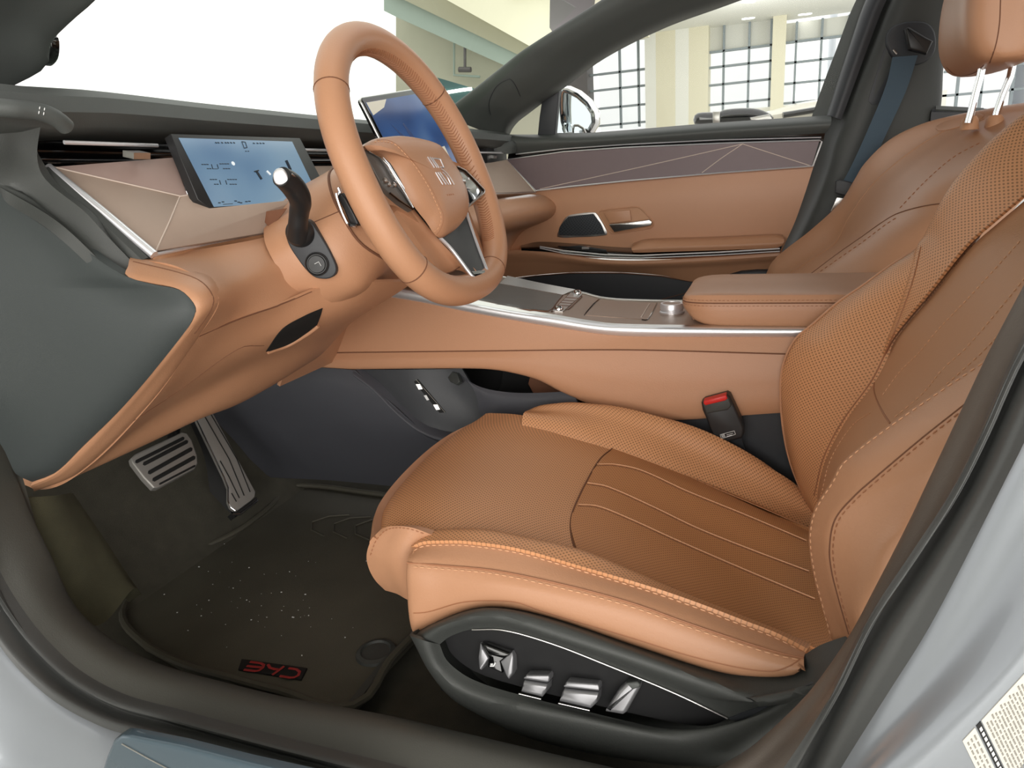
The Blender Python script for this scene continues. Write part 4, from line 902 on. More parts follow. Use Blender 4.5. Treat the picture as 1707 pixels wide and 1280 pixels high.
g = MB(); g.plate([PP(x, y, pM_, nM_) for x, y in [(926, 222), (925, 176), (929, 160), (937, 152), (950, 153), (966, 161), (980, 175), (989, 190), (990, 205), (982, 222)]], .006, .001)
mat('mirror_glass', (205, 214, 216), .03, 1.0); g.build('mirror_glass', 'mirror_glass', tmi)
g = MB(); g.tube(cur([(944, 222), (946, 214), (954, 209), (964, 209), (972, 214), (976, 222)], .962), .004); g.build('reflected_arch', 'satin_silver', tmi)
g = MB(); g.plate(cur([(930, 214), (985, 214), (985, 240), (930, 240)], .99), .05, .01); g.tube([P(945, 236, 1.0), P(930, 240, .86), P(918, 245, .755)], .02); g.build('mirror_foot', 'gloss_black', tmi)
# far B-pillar
tfb = thing('far_door_pillar', 'dark pillar trim between the passenger door and the rear door', 'pillar', P(1400, 420, .74))
L1 = [(1512, -60), (1480, 0), (1452, 70), (1428, 130), (1402, 200), (1384, 240), (1372, 285), (1340, 360), (1305, 430), (1290, 470)]
L2 = [(1560, -60), (1520, 0), (1490, 80), (1462, 150), (1440, 205), (1425, 250), (1410, 300), (1385, 370), (1350, 440), (1340, 480)]
L3 = [(1660, -60), (1600, 0), (1575, 70), (1568, 110), (1565, 160), (1560, 200), (1550, 250), (1530, 330), (1500, 420), (1480, 480)]
l1, l2, l3 = cur(L1, .735), cur(L2, .70), cur(L3, .735)
PB = MB(); PB.loft([[p + np.array([-.07, .05, 0]) for p in l1], l1, [(a * .75 + b * .25) + np.array([0, -.018, 0]) for a, b in zip(l1, l2)], l2, l3, [p + np.array([.01, .06, 0]) for p in l3]], 60, 36, th=.006); PB.build('pillar_cover', 'soft_black', tfb)
tpb = [PB.bvh()]
ck = lambda pts, off: [cast(x, y, tpb, off) for x, y in pts]
sl = onto([(1480, 75), (1462, 120), (1449, 160), (1447, 168), (1455, 175), (1468, 170), (1500, 100), (1505, 80)], tpb, 30, .0008, True)
g = MB(); g.plate(sl, .002, .0005); g.build('guide_slot', 'trim_dark', tfb)
tbl = thing('seat_belt', 'blue grey seat belt webbing hanging down the far pillar from its black guide', 'seat belt', P(1415, 345, .68))
g = MB(); g.loft([cur([(1488, 95), (1530, 92)], .672), cur([(1477, 142), (1511, 150)], .670), cur([(1445, 220), (1478, 222)], .668), cur([(1420, 275), (1452, 278)], .664), cur([(1405, 303), (1436, 310)], .660)], 8, 24, th=.0018); g.build('webbing', 'belt_webbing', tbl)
g = MB(); g.plate(onto([(1480, 60), (1495, 42), (1520, 36), (1545, 40), (1556, 60), (1552, 92), (1530, 108), (1500, 108), (1483, 90)], tpb, 40, .010, True), .02, .005); gl = g.build('guide_housing', 'trim_dark', tbl)
g = MB(); g.plate([P(x, y, .655) for x, y in ((1508, 48), (1516, 44), (1545, 62), (1556, 68), (1545, 90), (1515, 82))], .02, .006); g.build('guide_loop', 'satin_black', tbl)
g = MB(); g.tube([P(1489, 83, .663), P(1495, 90, .663)], .0022); g.build('guide_screw', 'satin_silver', tbl)
g = MB(); g.plate(cur([(1393, 302), (1400, 299), (1438, 308), (1436, 330), (1425, 331), (1392, 322)], .650), .014, .003); g.build('tongue_cover', 'trim_dark', tbl)
g = MB(); g.plate(cur([(1395, 329), (1417, 332), (1412, 345), (1396, 345), (1392, 352), (1385, 352)], .652), .004, .001); g.build('tongue', 'satin_silver', tbl)
g = MB(); g.plate(cur([(1403, 335), (1411, 336), (1408, 343), (1402, 342)], .651), .003, .0005); g.build('tongue_slot', 'satin_black', tbl)
g = MB(); g.loft([cur([(1385, 345), (1420, 348)], .66), cur([(1360, 400), (1400, 400)], .66), cur([(1340, 450), (1380, 450)], .66)], 6, 8, th=.0018); g.build('lower_webbing', 'trim_dark', tbl)
# rear door ledge and window behind the headrest
trd = thing('rear_door', 'dark rear door ledge seen behind the headrest posts', 'car door', P(1640, 230, .74))
g = MB(); g.loft([cur([(1555, 176), (1600, 178), (1640, 181), (1720, 185), (1800, 188)], .74), cur([(1552, 190), (1600, 190), (1640, 193), (1800, 205)], .72), cur([(1540, 330), (1640, 330), (1800, 330)], .74)], 16, 10, th=.01); g.build('door_ledge', 'trim_dark', trd)
g = MB(); g.loft([cur([(1560, 176), (1600, 178), (1640, 180)], .725), cur([(1560, 182), (1600, 184), (1640, 186)], .715)], 8, 3, th=.004); g.build('ledge_top', 'soft_grey', trd)
# windshield glass
g = MB(); g.loft([[(-.86, -.60, 1.13), (-.98, -.3, 1.12), (-1.0, 0, 1.12), (-.98, .3, 1.12), (-.88, .64, 1.13)], [(-.46, -.52, 1.37), (-.5, 0, 1.38), (-.46, .52, 1.37)]], 20, 10, th=.004)
struct(g.build('window_1', 'windshield_glass'), 'clear windscreen glass above the dark dashboard top', 'windscreen')
# ================================================================== floor mat, foot rest, pedals
ZM = .358
tmt = thing('floor_mat', 'dirty black rubber floor mat with a red lettered badge in the driver footwell', 'floor mat', (-.75, -.4, .34))
MO = [(228, 985), (262, 955), (319, 924), (386, 894), (425, 868), (457, 841), (480, 815), (520, 812), (600, 822), (690, 835), (820, 860), (790, 960), (740, 1010), (700, 1052), (650, 1105), (590, 1180), (469, 1155), (375, 1130), (300, 1108), (240, 1075), (205, 1030)]
mo = [P(x, y, z=ZM) for x, y in MO]
g = MB(); g.plate(mo, .010, .002, n=np.array([0, 0, 1.0])); g.build('mat', 'mat_rubber', tmt)
rimp = cr([p + np.array([0, 0, .004]) for p in mo], 90, closed=True)
g = MB(); g.tube(rimp, .006, closed=True, flat=((0, 0, 1), .9)); g.build('mat_rim', 'mat_rubber', tmt)
g = MB(); g.loft([[P(x, y, z=ZM + .004) for x, y in ((702, 1048), (650, 1102), (588, 1180))], [P(x, y, z=ZM + .006) for x, y in ((692, 1046), (640, 1098), (575, 1176))]], 14, 4, th=.004); g.build('mat_edge_strip', 'soft_black', tmt)
Z2 = ZM + .001
g = MB()
for k in range(4):
    for side in (-1, 1):
        a = P(520 + k * 36, 870 + k * 3, z=Z2); g.tube([a, a + np.array([.02, side * .03, 0]), a + np.array([.06, side * .045, 0])], .0018, seg=5)
g.build('mat_tread', 'mat_rubber', tmt)
c = P(627, 1088, z=Z2); g = MB(); g.lathe(c, (0, 0, 1), [(.030, -.002), (.028, .003), (.022, .005), (.020, .002), (.004, .002)], 30); g.build('mat_fastener', 'soft_black', tmt)
lg = MB(); lg.plate([P(x, y, z=Z2 + .002) for x, y in ((403, 1098), (512, 1113), (502, 1132), (397, 1115))], .003, .0006, n=np.array([0, 0, 1.0])); lg_o = lg.build('badge', 'void_black', tmt)
def lt_(pts): return [P(800 * 0 + x / 2.667, 800 + y / 2.667, z=Z2 + .0028) for x, y in pts]
def stroke(m, pts, w=.0022):
    q = lt_(pts); m.tube(q, w, seg=6, flat=((0, 0, 1), .35))
g = MB(); stroke(g, [(1112, 808), (1160, 814), (1173, 822), (1168, 834), (1152, 846), (1135, 849), (1085, 843)]); stroke(g, [(1098, 826), (1164, 833)]); g.build('badge_letter', 'red_logo', lg_o)
g = MB(); stroke(g, [(1192, 820), (1200, 834), (1220, 840), (1242, 843)]); stroke(g, [(1262, 828), (1240, 845), (1210, 866)]); g.build('badge_letter', 'red_logo', lg_o)
g = MB(); stroke(g, [(1284, 836), (1318, 841), (1332, 852), (1326, 868), (1308, 877), (1290, 878), (1244, 871)]); g.build('badge_letter', 'red_logo', lg_o)
# crumbs on the mat: dirt specks nobody could count
random.seed(11); g = MB()
for k in range(70):
    px_, py_ = random.gauss(430, 110), random.gauss(1000, 55)
    if not (250 < px_ < 640 and 900 < py_ < 1100): continue
    c = P(px_, py_, z=Z2 + .0008); r = random.choice([.0003, .0004, .0005, .0008]); a = random.uniform(0, 3)
    g.obox(c, (r * math.cos(a) * random.uniform(1, 2.5), r * math.sin(a), 0), (-r * math.sin(a), r * math.cos(a), 0), (0, 0, r * .5))
cb = g.build('dirt_specks', 'white_print'); tag(cb, 'white dirt specks scattered over the black floor mat', 'dirt', kind='stuff')
tft = thing('foot_rest', 'worn greenish carpet foot rest at the left of the driver footwell', 'foot rest', (-.9, -.63, .4))
FR = MB(); FR.loft([cur([(36, 830, -.71), (64, 935, -.71), (106, 1018, -.70), (140, 1048, -.69)]), cur([(90, 826, -.665), (125, 915, -.66), (160, 1000, -.65), (178, 1034, -.65)]), cur([(116, 822, -.62), (160, 895, -.61), (200, 960, -.60), (222, 982, -.595)]), cur([(122, 822, -.605), (172, 895, -.59), (218, 965, -.575), (236, 990, -.57)])], 26, 24, th=.02); FR.build('rest_pad', 'rest_carpet', tft)
tbp = thing('brake_pedal', 'steel framed brake pedal with black rubber ribs in the footwell', 'pedal', P(280, 800, -.42))
nB = np.array([.80, -.10, .58]); nB /= np.linalg.norm(nB); pB = P(275, 768, -.42)
Bp = lambda x, y, h=0: PP(x, y, pB + nB * h, nB)
g = MB(); g.plate([Bp(*a) for a in [(219, 763), (226, 756), (303, 720), (312, 722), (320, 733), (329, 758), (330, 772), (325, 781), (264, 813), (256, 813), (240, 796), (221, 771)]], .012, .003); g.build('pedal_frame', 'pedal_steel', tbp)
for a, b, w in (((228, 769), (306, 730), 5.5), ((241, 772.5), (312, 735.5), 6), ((249.5, 787), (319, 748), 6.5), ((257, 799), (324, 762), 6.5), ((267, 806), (325, 776), 3)):
    d = np.array([b[0] - a[0], b[1] - a[1]], float); d /= np.linalg.norm(d); nn = np.array([-d[1], d[0]]) * w / 2
    q = [np.array(a) + nn, np.array(b) + nn, np.array(b) + d * w * .4, np.array(b) - nn, np.array(a) - nn, np.array(a) - d * w * .4]
    g = MB(); g.plate([Bp(x, y, .0022) for x, y in q], .006, .0008); g.build('rubber_rib', 'void_black', tbp)
g = MB(); g.tube([Bp(280, 768, -.012), Bp(285, 755, -.06), Bp(290, 720, -.12), Bp(300, 660, -.14)], .011, seg=10); g.build('pedal_arm', 'satin_black', tbp)
tap = thing('accelerator_pedal', 'long brushed steel accelerator pedal with dark grooves beside the brake', 'pedal', P(400, 862, -.28))
nA = np.array([.80, -.18, .57]); nA /= np.linalg.norm(nA); pA = P(385, 790, -.285)
Ap = lambda x, y, h=0: PP(x, y, pA + nA * h, nA)
g = MB(); g.plate([Ap(*a) for a in [(316, 675), (342, 664), (426, 819), (425, 828), (419, 834), (397, 850), (391, 850), (385, 845), (381, 836), (381, 813), (374, 795)]], .010, .002); g.build('pedal_plate', 'pedal_steel', tap)
for pa in ([(336, 685), (382, 765), (407, 826)], [(346, 681), (395, 765), (417, 820)], [(367, 768), (382, 795), (399, 830)], [(386, 822), (394, 836)]):
    g = MB(); g.tube([Ap(x, y, .0004) for x, y in pa], .0011, seg=6); g.build('pedal_groove', 'void_black', tap)
g = MB(); g.tube([Ap(x, y, -.001) for x, y in [(317, 678), (345, 735), (374, 796), (380.5, 813), (380.5, 836), (385, 846), (392, 851)]], .0014); g.build('pedal_bright_edge', 'chrome', tap)
g = MB(); g.plate([Ap(x, y, -.012) for x, y in [(386, 855), (392, 862), (430, 835), (428, 828)]], .02, .003); g.tube([Ap(x, y, -.010) for x, y in [(388, 858), (400, 858), (428, 836)]], .0016); g.build('pedal_hinge', 'satin_black', tap)
g = MB(); g.tube([Ap(x, y, -.010) for x, y in [(388, 857), (402, 856), (430, 834)]], .0014); g.build('hinge_edge', 'chrome', tap)
g = MB(); g.loft([[Ap(x, y, -.05) for x, y in [(310, 690), (340, 760), (350, 820)]], [Ap(x, y, -.02) for x, y in [(330, 700), (375, 800), (386, 858)]]], 10, 6, th=.01); g.build('pedal_housing', 'satin_black', tap)
# ================================================================== driver seat
tds = thing('driver_seat', 'tan perforated leather driver seat with dark power switch panel nearest the camera', 'seat', (-.1, -.40, .34))
off = lambda c, d: [np.asarray(p) + np.array(d) for p in c]
s0 = [(-.375, -.575, .53), (-.43, -.47, .50), (-.45, -.37, .495), (-.44, -.27, .50), (-.40, -.185, .51)]
s1 = [(-.43, -.588, .548), (-.484, -.5, .540), (-.508, -.37, .535), (-.500, -.25, .542), (-.460, -.182, .557)]
s2 = cur([(630, 915, -.595), (640, 855, -.50), (690, 795, -.37), (750, 740, -.25), (806, 693, -.188)])
s3 = [(-.436, -.598, .590), (-.468, -.5, .597), (-.49, -.37, .595), (-.482, -.25, .602), (-.448, -.19, .612)]
s4 = [(-.38, -.590, .598), (-.39, -.5, .606), (-.40, -.37, .607), (-.39, -.25, .612), (-.375, -.205, .614)]
s5 = [(-.24, -.575, .583), (-.24, -.5, .582), (-.24, -.37, .582), (-.24, -.28, .584), (-.24, -.215, .578)]
s6 = [(-.10, -.575, .548), (-.10, -.5, .541), (-.10, -.37, .536), (-.10, -.28, .545), (-.10, -.215, .528)]
s7 = [(.055, -.575, .495), (.055, -.5, .484), (.055, -.37, .483), (.055, -.28, .490), (.055, -.215, .466)]
s8 = [(.17, -.575, .46), (.17, -.5, .45), (.17, -.37, .45), (.17, -.28, .45), (.17, -.215, .43)]
CG = MB().lg([s0, s1, s2, s3, s4, s5, s6, s7, s8], 60, 96); ksp = int(np.argmin(((CG[:, 30] - np.array(s2[2])) ** 2).sum(1))) + 2
CU = MB(); CU.grid(CG[ksp:], .01); cu_ = CU.build('cushion', 'perforated_leather', tds)
CN = MB(); CN.grid(CG[:ksp + 1], .01); CN.build('cushion_front', 'leather', tds)
for q_ in CN.f: CU.f.append(tuple(i + len(CU.v) for i in q_))
CU.v += CN.v
tcu = [CU.bvh()]
INS = MB(); INS.grid(drape([[(1022, 748), (1130, 782), (1240, 830), (1365, 888)], [(985, 790), (1100, 825), (1220, 868), (1362, 925)], [(960, 838), (1090, 880), (1220, 930), (1368, 985)], [(951, 876), (1080, 925), (1220, 985), (1378, 1045)], [(962, 922), (1080, 965), (1230, 1030), (1396, 1098)]], tcu, 50, 40, .0022), .003)
ins = INS.build('cushion_insert', 'perforated_insert', tds); tin = [INS.bvh(), CU.bvh()]
g = MB(); g.tube(onto([(1022, 747), (1002, 763), (985, 789), (966, 826), (953, 858), (951, 880), (955, 905), (963, 922)], tin, 40, .0002), .0011); g.build('insert_seam', 'seam', tds)
for pa in ([(995, 774), (1024, 774), (1069, 784), (1144, 818), (1240, 857), (1344, 901)], [(979, 805), (1012, 811), (1087, 844), (1162, 880), (1252, 916), (1348, 952)], [(964, 841), (997, 844), (1050, 865), (1125, 899), (1252, 954), (1358, 998)]):
    g = MB(); q = onto(pa, tin, 60, .0006); g.tube(q, .0008, seg=6); g.build('insert_stitch_line', 'thread', ins)
    g = MB(); g.tube(onto([(x - .5, y + 2.2) for x, y in pa], tin, 60, -.0004), .0009, seg=6); g.build('insert_groove', 'seam', ins)
# far bolster
fin = [(872, 694, -.225), (960, 713, -.225), (1010, 735, -.225), (1100, 769, -.225), (1200, 820, -.225), (1345, 882, -.225), (1400, 905, -.225)]
fmd = [(880, 690, -.20), (960, 690, -.195), (1050, 712, -.195), (1150, 755, -.195), (1250, 805, -.195), (1350, 862, -.20), (1405, 885, -.20)]
fpp = [(876, 691, -.185), (900, 680, -.176), (930, 675.5, -.174), (960, 674.5, -.172), (1020, 680, -.172), (1090, 695, -.172), (1150, 714, -.172), (1200, 735, -.172), (1260, 768, -.172), (1300, 794, -.172), (1355, 834, -.175), (1400, 860, -.18)]
a, b, c = cur(fin), cur(fmd), cur(fpp)
FB = MB(); FB.loft([off(a, (.004, -.02, -.03)), a, b, c, off(c, (.004, .004, -.02)), off(c, (.006, .006, -.11))], 60, 36, th=.004); FB.build('far_cushion_bolster', 'perforated_leather', tds)
g = MB(); g.tube(cr(off(c, (0, 0, .0002)), 60), .0016); g.build('bolster_piping', 'leather', tds)
# near bolster
def wrap(c): return [np.asarray(c[0]) + np.array([.012, .05, -.004]), np.asarray(c[0]) + np.array([.0015, .016, 0])] + list(c)
rg = cur([(699, 903), (716, 891), (740, 887), (769, 886), (810, 887.5), (862, 897), (964, 921), (1050, 955), (1144, 996), (1240, 1034), (1350, 1078)], -.582)
st = cur([(688, 916), (705, 908), (740, 906), (780, 907), (862, 919), (975, 951), (1087, 985), (1162, 1011), (1240, 1041), (1290, 1060), (1343, 1087)], -.612)
s2_ = cur([(679, 938), (731, 942), (825, 951), (937, 974), (1050, 1004), (1140, 1036), (1240, 1070), (1300, 1088), (1340, 1097)], -.637)
lm = cur([(678, 985), (740, 984), (825, 978), (937, 1002), (1050, 1036), (1140, 1070), (1240, 1098), (1300, 1109), (1340, 1112)], -.648)
lo = cur([(689, 1056), (716, 1041), (769, 1019), (810, 1011), (862, 1015), (937, 1034), (1069, 1079), (1196, 1119), (1271, 1128), (1327, 1124), (1338, 1110)], -.648)
NB = MB(); NB.loft([off(wrap(rg), (0, .03, -.035)), wrap(rg), wrap(st)], 70, 16, th=.004); NB.build('near_bolster_top', 'perforated_leather', tds)
NS = MB(); NS.loft([wrap(st), wrap(s2_), wrap(lm), wrap(lo), off(wrap(lo), (0, .03, -.012))], 70, 40, th=.004); NS.build('near_bolster_side', 'leather', tds)
tns = [NS.bvh(), NB.bvh()]
g = MB(); g.tube(cr(off(s2_, (0, -.0006, .0004)), 80), .001, seg=6); g.build('bolster_seam', 'thread_dark', tds)
g = MB(); g.tube(onto([(682, 1022), (712, 1020), (769, 1004), (817, 1001), (862, 1004), (900, 1017), (1050, 1062), (1150, 1093), (1240, 1114), (1290, 1118), (1320, 1108), (1334, 1098)], tns, 80, -.0002), .0008, seg=5); g.build('hem_seam', 'thread_dark', tds)
g = MB(); g.stitch(onto([(690, 918), (706, 911), (740, 909), (780, 910), (862, 922), (975, 954), (1087, 988), (1162, 1014), (1240, 1044), (1290, 1063), (1338, 1087)], tns, 160, .0006), .0052, .0030, .0009); g.build('bolster_stitching', 'thread', tds)
g = MB(); g.stitch(onto([(690, 945), (731, 948), (825, 957), (937, 981), (1050, 1011), (1140, 1043), (1240, 1076), (1300, 1094), (1330, 1100)], tns, 160, .0006), .0052, .0030, .0008); g.build('bolster_lower_stitching', 'thread', tds)
# nose end of the thigh support
NE = MB(); NE.loft([cur([(636, 881, -.592), (619, 900, -.598), (611, 926, -.600), (615, 948, -.60), (626, 968, -.598), (642, 984, -.594)]), cur([(652, 877, -.598), (632, 925, -.606), (642, 955, -.606), (662, 990, -.600)]), cur([(685, 879, -.604), (668, 925, -.612), (670, 955, -.612), (684, 1001, -.606)]), cur([(722, 892, -.598), (705, 925, -.60), (705, 960, -.60), (715, 1001, -.60)])], 24, 20, th=.01); NE.build('thigh_support_end', 'leather', tds)
tne = [NE.bvh()]
g = MB(); g.stitch(onto([(618, 925), (628, 900), (648, 882), (680, 881), (712, 891)], tne, 60, .0006), .0038, .0022, .0007); g.build('thigh_stitching', 'thread_dark', tds)
g = MB(); g.box(np.array([-.36, -.59, .36]), np.array([.10, -.21, .47])); g.build('seat_base', 'soft_black', tds)
g = MB(); g.box(np.array([-.385, -.585, .372]), np.array([-.1, -.545, .405])); g.build('seat_rail', 'trim_dark', tds)
# side trim with switches
T0 = cur([(684, 1056), (716, 1040), (769, 1018), (810, 1010), (862, 1014), (937, 1033), (1069, 1078), (1196, 1118), (1271, 1127), (1327, 1123), (1370, 1100), (1430, 1080)], -.644)
T1 = cur([(702, 1066), (735, 1044), (790, 1026), (840, 1025), (930, 1050), (1069, 1096), (1180, 1136), (1270, 1166), (1330, 1160), (1370, 1140), (1430, 1110)], -.674)
T2 = cur([(733, 1074), (750, 1061), (787, 1049), (840, 1050), (919, 1072), (1012, 1108), (1125, 1155), (1215, 1198), (1226, 1203)], -.666)
B2 = cur([(733, 1074), (746, 1102), (787, 1132), (870, 1159), (975, 1185), (1087, 1211), (1150, 1223), (1185, 1223), (1226, 1205)], -.666)
B1 = cur([(702, 1066), (726, 1118), (772, 1154), (870, 1186), (975, 1212), (1087, 1238), (1180, 1250), (1250, 1236), (1330, 1190), (1430, 1120)], -.680)
B0 = cur([(684, 1056), (697, 1080), (715, 1114), (750, 1160), (800, 1192), (870, 1226), (960, 1251), (1060, 1268), (1180, 1277), (1290, 1255), (1430, 1180)], -.664)
BU = off(B0, (.01, .05, -.015))
SM = MB(); SM.loft([off(T0, (0, .02, .002)), T0, T1, T2], 70, 26, th=.004); SM.build('side_trim_upper', 'soft_black', tds)
SL = MB(); SL.loft([B2, B1, B0, BU], 70, 26, th=.004); SL.build('side_trim_lower', 'soft_black', tds)
g = MB(); g.loft([cur([(1215, 1198), (1228, 1204), (1190, 1222)], -.668), cur([(1300, 1165), (1310, 1190), (1280, 1225)], -.672), cur([(1400, 1120), (1400, 1150), (1400, 1160)], -.66)], 14, 14, th=.004); g.build('side_trim_tail', 'trim_dark', tds)
RP = MB(); RP.loft([off(T2, (0, .012, 0)), off(B2, (0, .012, 0))], 60, 12, th=.004); RP.build('switch_recess', 'satin_black', tds)
g = MB(); g.tube(cr(cur([(787, 1049.5), (840, 1050.5), (919, 1072.5), (1012, 1108.5), (1125, 1155.5), (1213, 1197.5)], -.6675), 60), .0009); g.build('recess_chrome_line', 'satin_silver', tds)
pR = P(980, 1130, -.655); nR = np.array([.02, -.93, .36]); nR /= np.linalg.norm(nR)
K = lambda pts, h: [PP(x, y, pR + nR * h, nR) for x, y in pts]
def switch(name, pts, h, bev, m, par, d=.02):
    g = MB(); g.plate(K(pts, h), d, bev, n=nR); return g.build(name, m, par)
lumb = switch('lumbar_switch', [(801, 1073), (812, 1071), (852, 1087), (835, 1103), (837, 1122), (813, 1112), (813, 1097)], .010, .002, 'gloss_black', tds)
switch('switch_wing', [(800, 1072), (806, 1082), (814, 1098), (802, 1117), (798, 1112), (797, 1095)], .012, .002, 'switch_silver', lumb)
switch('switch_wing', [(853, 1086), (856, 1096), (854, 1122), (848, 1132), (843, 1126), (834, 1103)], .012, .002, 'switch_silver', lumb)
switch('switch_top', [(803, 1075), (812, 1073), (850, 1088), (838, 1098), (814, 1092)], .013, .003, 'gloss_black', lumb)
g = MB(); g.tube(K([(817, 1110), (823, 1110), (826, 1104)], .0105), .0008); g.tube(K([(818, 1107), (822, 1107)], .0105), .0009); g.build('switch_symbol', 'white_print', lumb)
for nm, topp, main in (('front_height_switch', [(877, 1125), (914, 1125), (916, 1129), (915, 1136), (912, 1138), (873, 1132)], [(873, 1135), (912, 1141), (910, 1154), (903, 1163), (868, 1154), (870, 1142)]),
                       ('fore_aft_switch', [(945, 1136), (996, 1140), (999, 1144), (998, 1152), (940, 1146), (942, 1139)], [(940, 1149), (997, 1155), (995, 1172), (984, 1182), (932, 1170), (936, 1156)])):
    s = switch(nm, main, .014, .004, 'switch_silver', tds, .022)
    switch('switch_cap', topp, .013, .002, 'switch_silver', s)
    switch('switch_gap', [(a[0], a[1]) for a in main], .004, .0005, 'gloss_black', s, .012)
s = switch('backrest_switch', [(1045, 1137), (1063, 1135), (1068, 1140), (1067, 1147), (1044, 1188), (1038, 1192), (1009, 1187), (1012, 1180), (1030, 1152)], .014, .004, 'switch_silver', tds, .022)
switch('switch_cap', [(1043, 1138), (1062, 1135.5), (1067, 1140), (1066, 1146), (1054, 1150)], .0155, .002, 'soft_grey', s)
for p2 in ([(865, 1156), (902, 1165)], [(931, 1172), (983, 1184)]):
    g = MB(); g.tube(K(p2, .003), .0008); g.build('switch_edge_line', 'satin_silver', tds)
# backrest
F = [(1356, 856, -.20), (1339, 825, -.178), (1316, 765, -.166), (1304, 699, -.162), (1302, 632, -.16), (1309, 599, -.16), (1326, 566, -.16), (1356, 540, -.16), (1399, 503, -.16), (1439, 476, -.16), (1489, 440, -.165), (1541, 409, -.172)]
FU = [(1541, 409, -.172), (1551, 393, -.176), (1570, 352, -.18), (1596, 306, -.19), (1646, 248, -.20), (1707, 195, -.22), (1790, 140, -.25)]
S1 = [(1362, 858, -.25), (1357, 825, -.245), (1373, 762, -.245), (1406, 699, -.25), (1452, 636, -.255), (1475, 589, -.25), (1499, 533, -.245), (1522, 466, -.24), (1534, 412, -.215)]
TT = [(1475, 592, -.252), (1492, 560, -.262), (1556, 483, -.28), (1615, 410, -.29), (1660, 370, -.30), (1707, 330, -.31), (1800, 250, -.32)]
f, s = cr(cur(F), 60), cr(cur(S1), 60)
md = [(p * .55 + q * .45) + np.array([-.012, -.006, .008]) * min(1, np.linalg.norm(p - q) / .10) ** 2 for p, q in zip(f, s)]
BF = MB(); BF.loft([off(f, (.06, .006, 0)), off(f, (.006, .004, 0)), f, md, s, off(s, (.02, -.006, 0))], 70, 36, th=.004); BF.build('far_back_bolster', 'perforated_leather', tds)
g = MB(); g.tube(off(f, (-.0005, 0, .0005)), .0017); g.build('back_piping', 'leather', tds)
sh0 = cur([(1475, 592, -.250), (1499, 533, -.245), (1522, 466, -.24), (1538, 410, -.20)] + FU[1:]) + [np.array((.31, -.285, 1.05))]
TOPC = [np.array((.32, -.33, 1.045))]
sh1 = cur(TT) + TOPC
shm = [(p + q) / 2 + np.array([-.010, -.002, .008]) * min(1, np.linalg.norm(p - q) / .13) ** 2 for p, q in zip(cr(sh0, 50), cr(sh1, 50))]
US = MB(); US.loft([off(sh0, (.06, .008, 0)), sh0, shm, sh1], 60, 24, th=.004); US.build('backrest_shoulder', 'perforated_leather', tds)
c0 = cur(S1[:5] + TT) + TOPC
c1 = cur([(1366, 866, -.40), (1388, 786, -.40), (1425, 728, -.40), (1470, 684, -.40), (1525, 630, -.40), (1575, 570, -.40), (1625, 507, -.40), (1680, 445, -.40), (1730, 400, -.40), (1830, 320, -.40)]) + [np.array((.335, -.41, 1.05))]
c2 = cur([(1366, 900, -.55), (1376, 850, -.55), (1402, 798, -.55), (1440, 760, -.55), (1485, 722, -.55), (1572, 662, -.55), (1642, 615, -.55), (1707, 572, -.55), (1830, 480, -.55)]) + [np.array((.29, -.54, .985)), np.array((.325, -.515, 1.035))]
CB = MB(); CB.loft([off(c0, (.004, .004, -.001)), c1, c2], 60, 30, th=.006); CB.build('backrest_center', 'leather_dark', tds)
tcb = [CB.bvh(), US.bvh(), BF.bvh()]
tcc = [CB.bvh()]
for pa in ([(1472, 659), (1499, 622), (1532, 589), (1565, 549), (1612, 500), (1707, 395)], [(1492, 696), (1539, 656), (1572, 616), (1612, 579), (1685, 493), (1720, 450)], [(1530, 686), (1580, 640), (1640, 585), (1700, 520)], [(1369, 828), (1386, 765), (1422, 709), (1452, 688)]):
    g = MB(); g.stitch(onto(pa, tcc, 60, .0006), .004, .0024, .0007); g.build('backrest_stitching', 'thread', tds)
g = MB(); g.tube(onto([(1458, 634), (1457, 650), (1462, 668), (1472, 688), (1484, 706)], tcc, 20, .0), .0011); g.build('backrest_seam', 'thread_dark', tds)
g = MB(); g.tube(onto([(1357, 826), (1373, 762), (1406, 699), (1452, 636), (1475, 590), (1499, 533), (1522, 466), (1535, 412)], tcb, 60, .0), .0010); g.build('backrest_seam', 'thread_dark', tds)
g = MB(); g.tube(onto([(1477, 589), (1492, 562), (1556, 485), (1615, 412), (1660, 372), (1706, 332)], tcb, 40, .0), .0010); g.build('backrest_seam', 'thread_dark', tds)
bn = cur([(1388, 1068, -.602), (1369, 1010, -.587), (1354, 950, -.58), (1348, 894, -.58), (1357, 849, -.58), (1387, 800, -.58), (1402, 772, -.58), (1485, 706, -.58), (1572, 646, -.58), (1642, 599, -.58), (1707, 556, -.58), (1820, 470, -.58)]) + [np.array((.285, -.565, .985)), np.array((.325, -.53, 1.035))]
bm = cur([(1405, 1066, -.618), (1384, 1005, -.612), (1370, 950, -.61), (1365, 900, -.61), (1374, 858, -.61), (1404, 815, -.61), (1430, 784, -.61), (1510, 718, -.61), (1585, 664, -.61), (1655, 612, -.61), (1720, 560, -.61), (1830, 480, -.61)]) + [np.array((.292, -.59, .975)), np.array((.335, -.545, 1.03))]
b2 = cur([(1420, 1062, -.634), (1401, 1002, -.632), (1389, 950, -.63), (1386, 912, -.63), (1395, 867, -.63), (1425, 830, -.63), (1462, 797, -.63), (1539, 732, -.63), (1602, 682, -.63), (1707, 600, -.63), (1830, 500, -.63)]) + [np.array((.305, -.607, .965)), np.array((.35, -.555, 1.022))]
bo = cur([(1440, 1050, -.65), (1448, 1000, -.652), (1456, 965, -.655), (1460, 935, -.655), (1476, 905, -.655), (1515, 871, -.655), (1550, 800, -.655), (1610, 745, -.655), (1690, 670, -.655), (1840, 540, -.655)]) + [np.array((.325, -.622, .95)), np.array((.372, -.565, 1.01))]
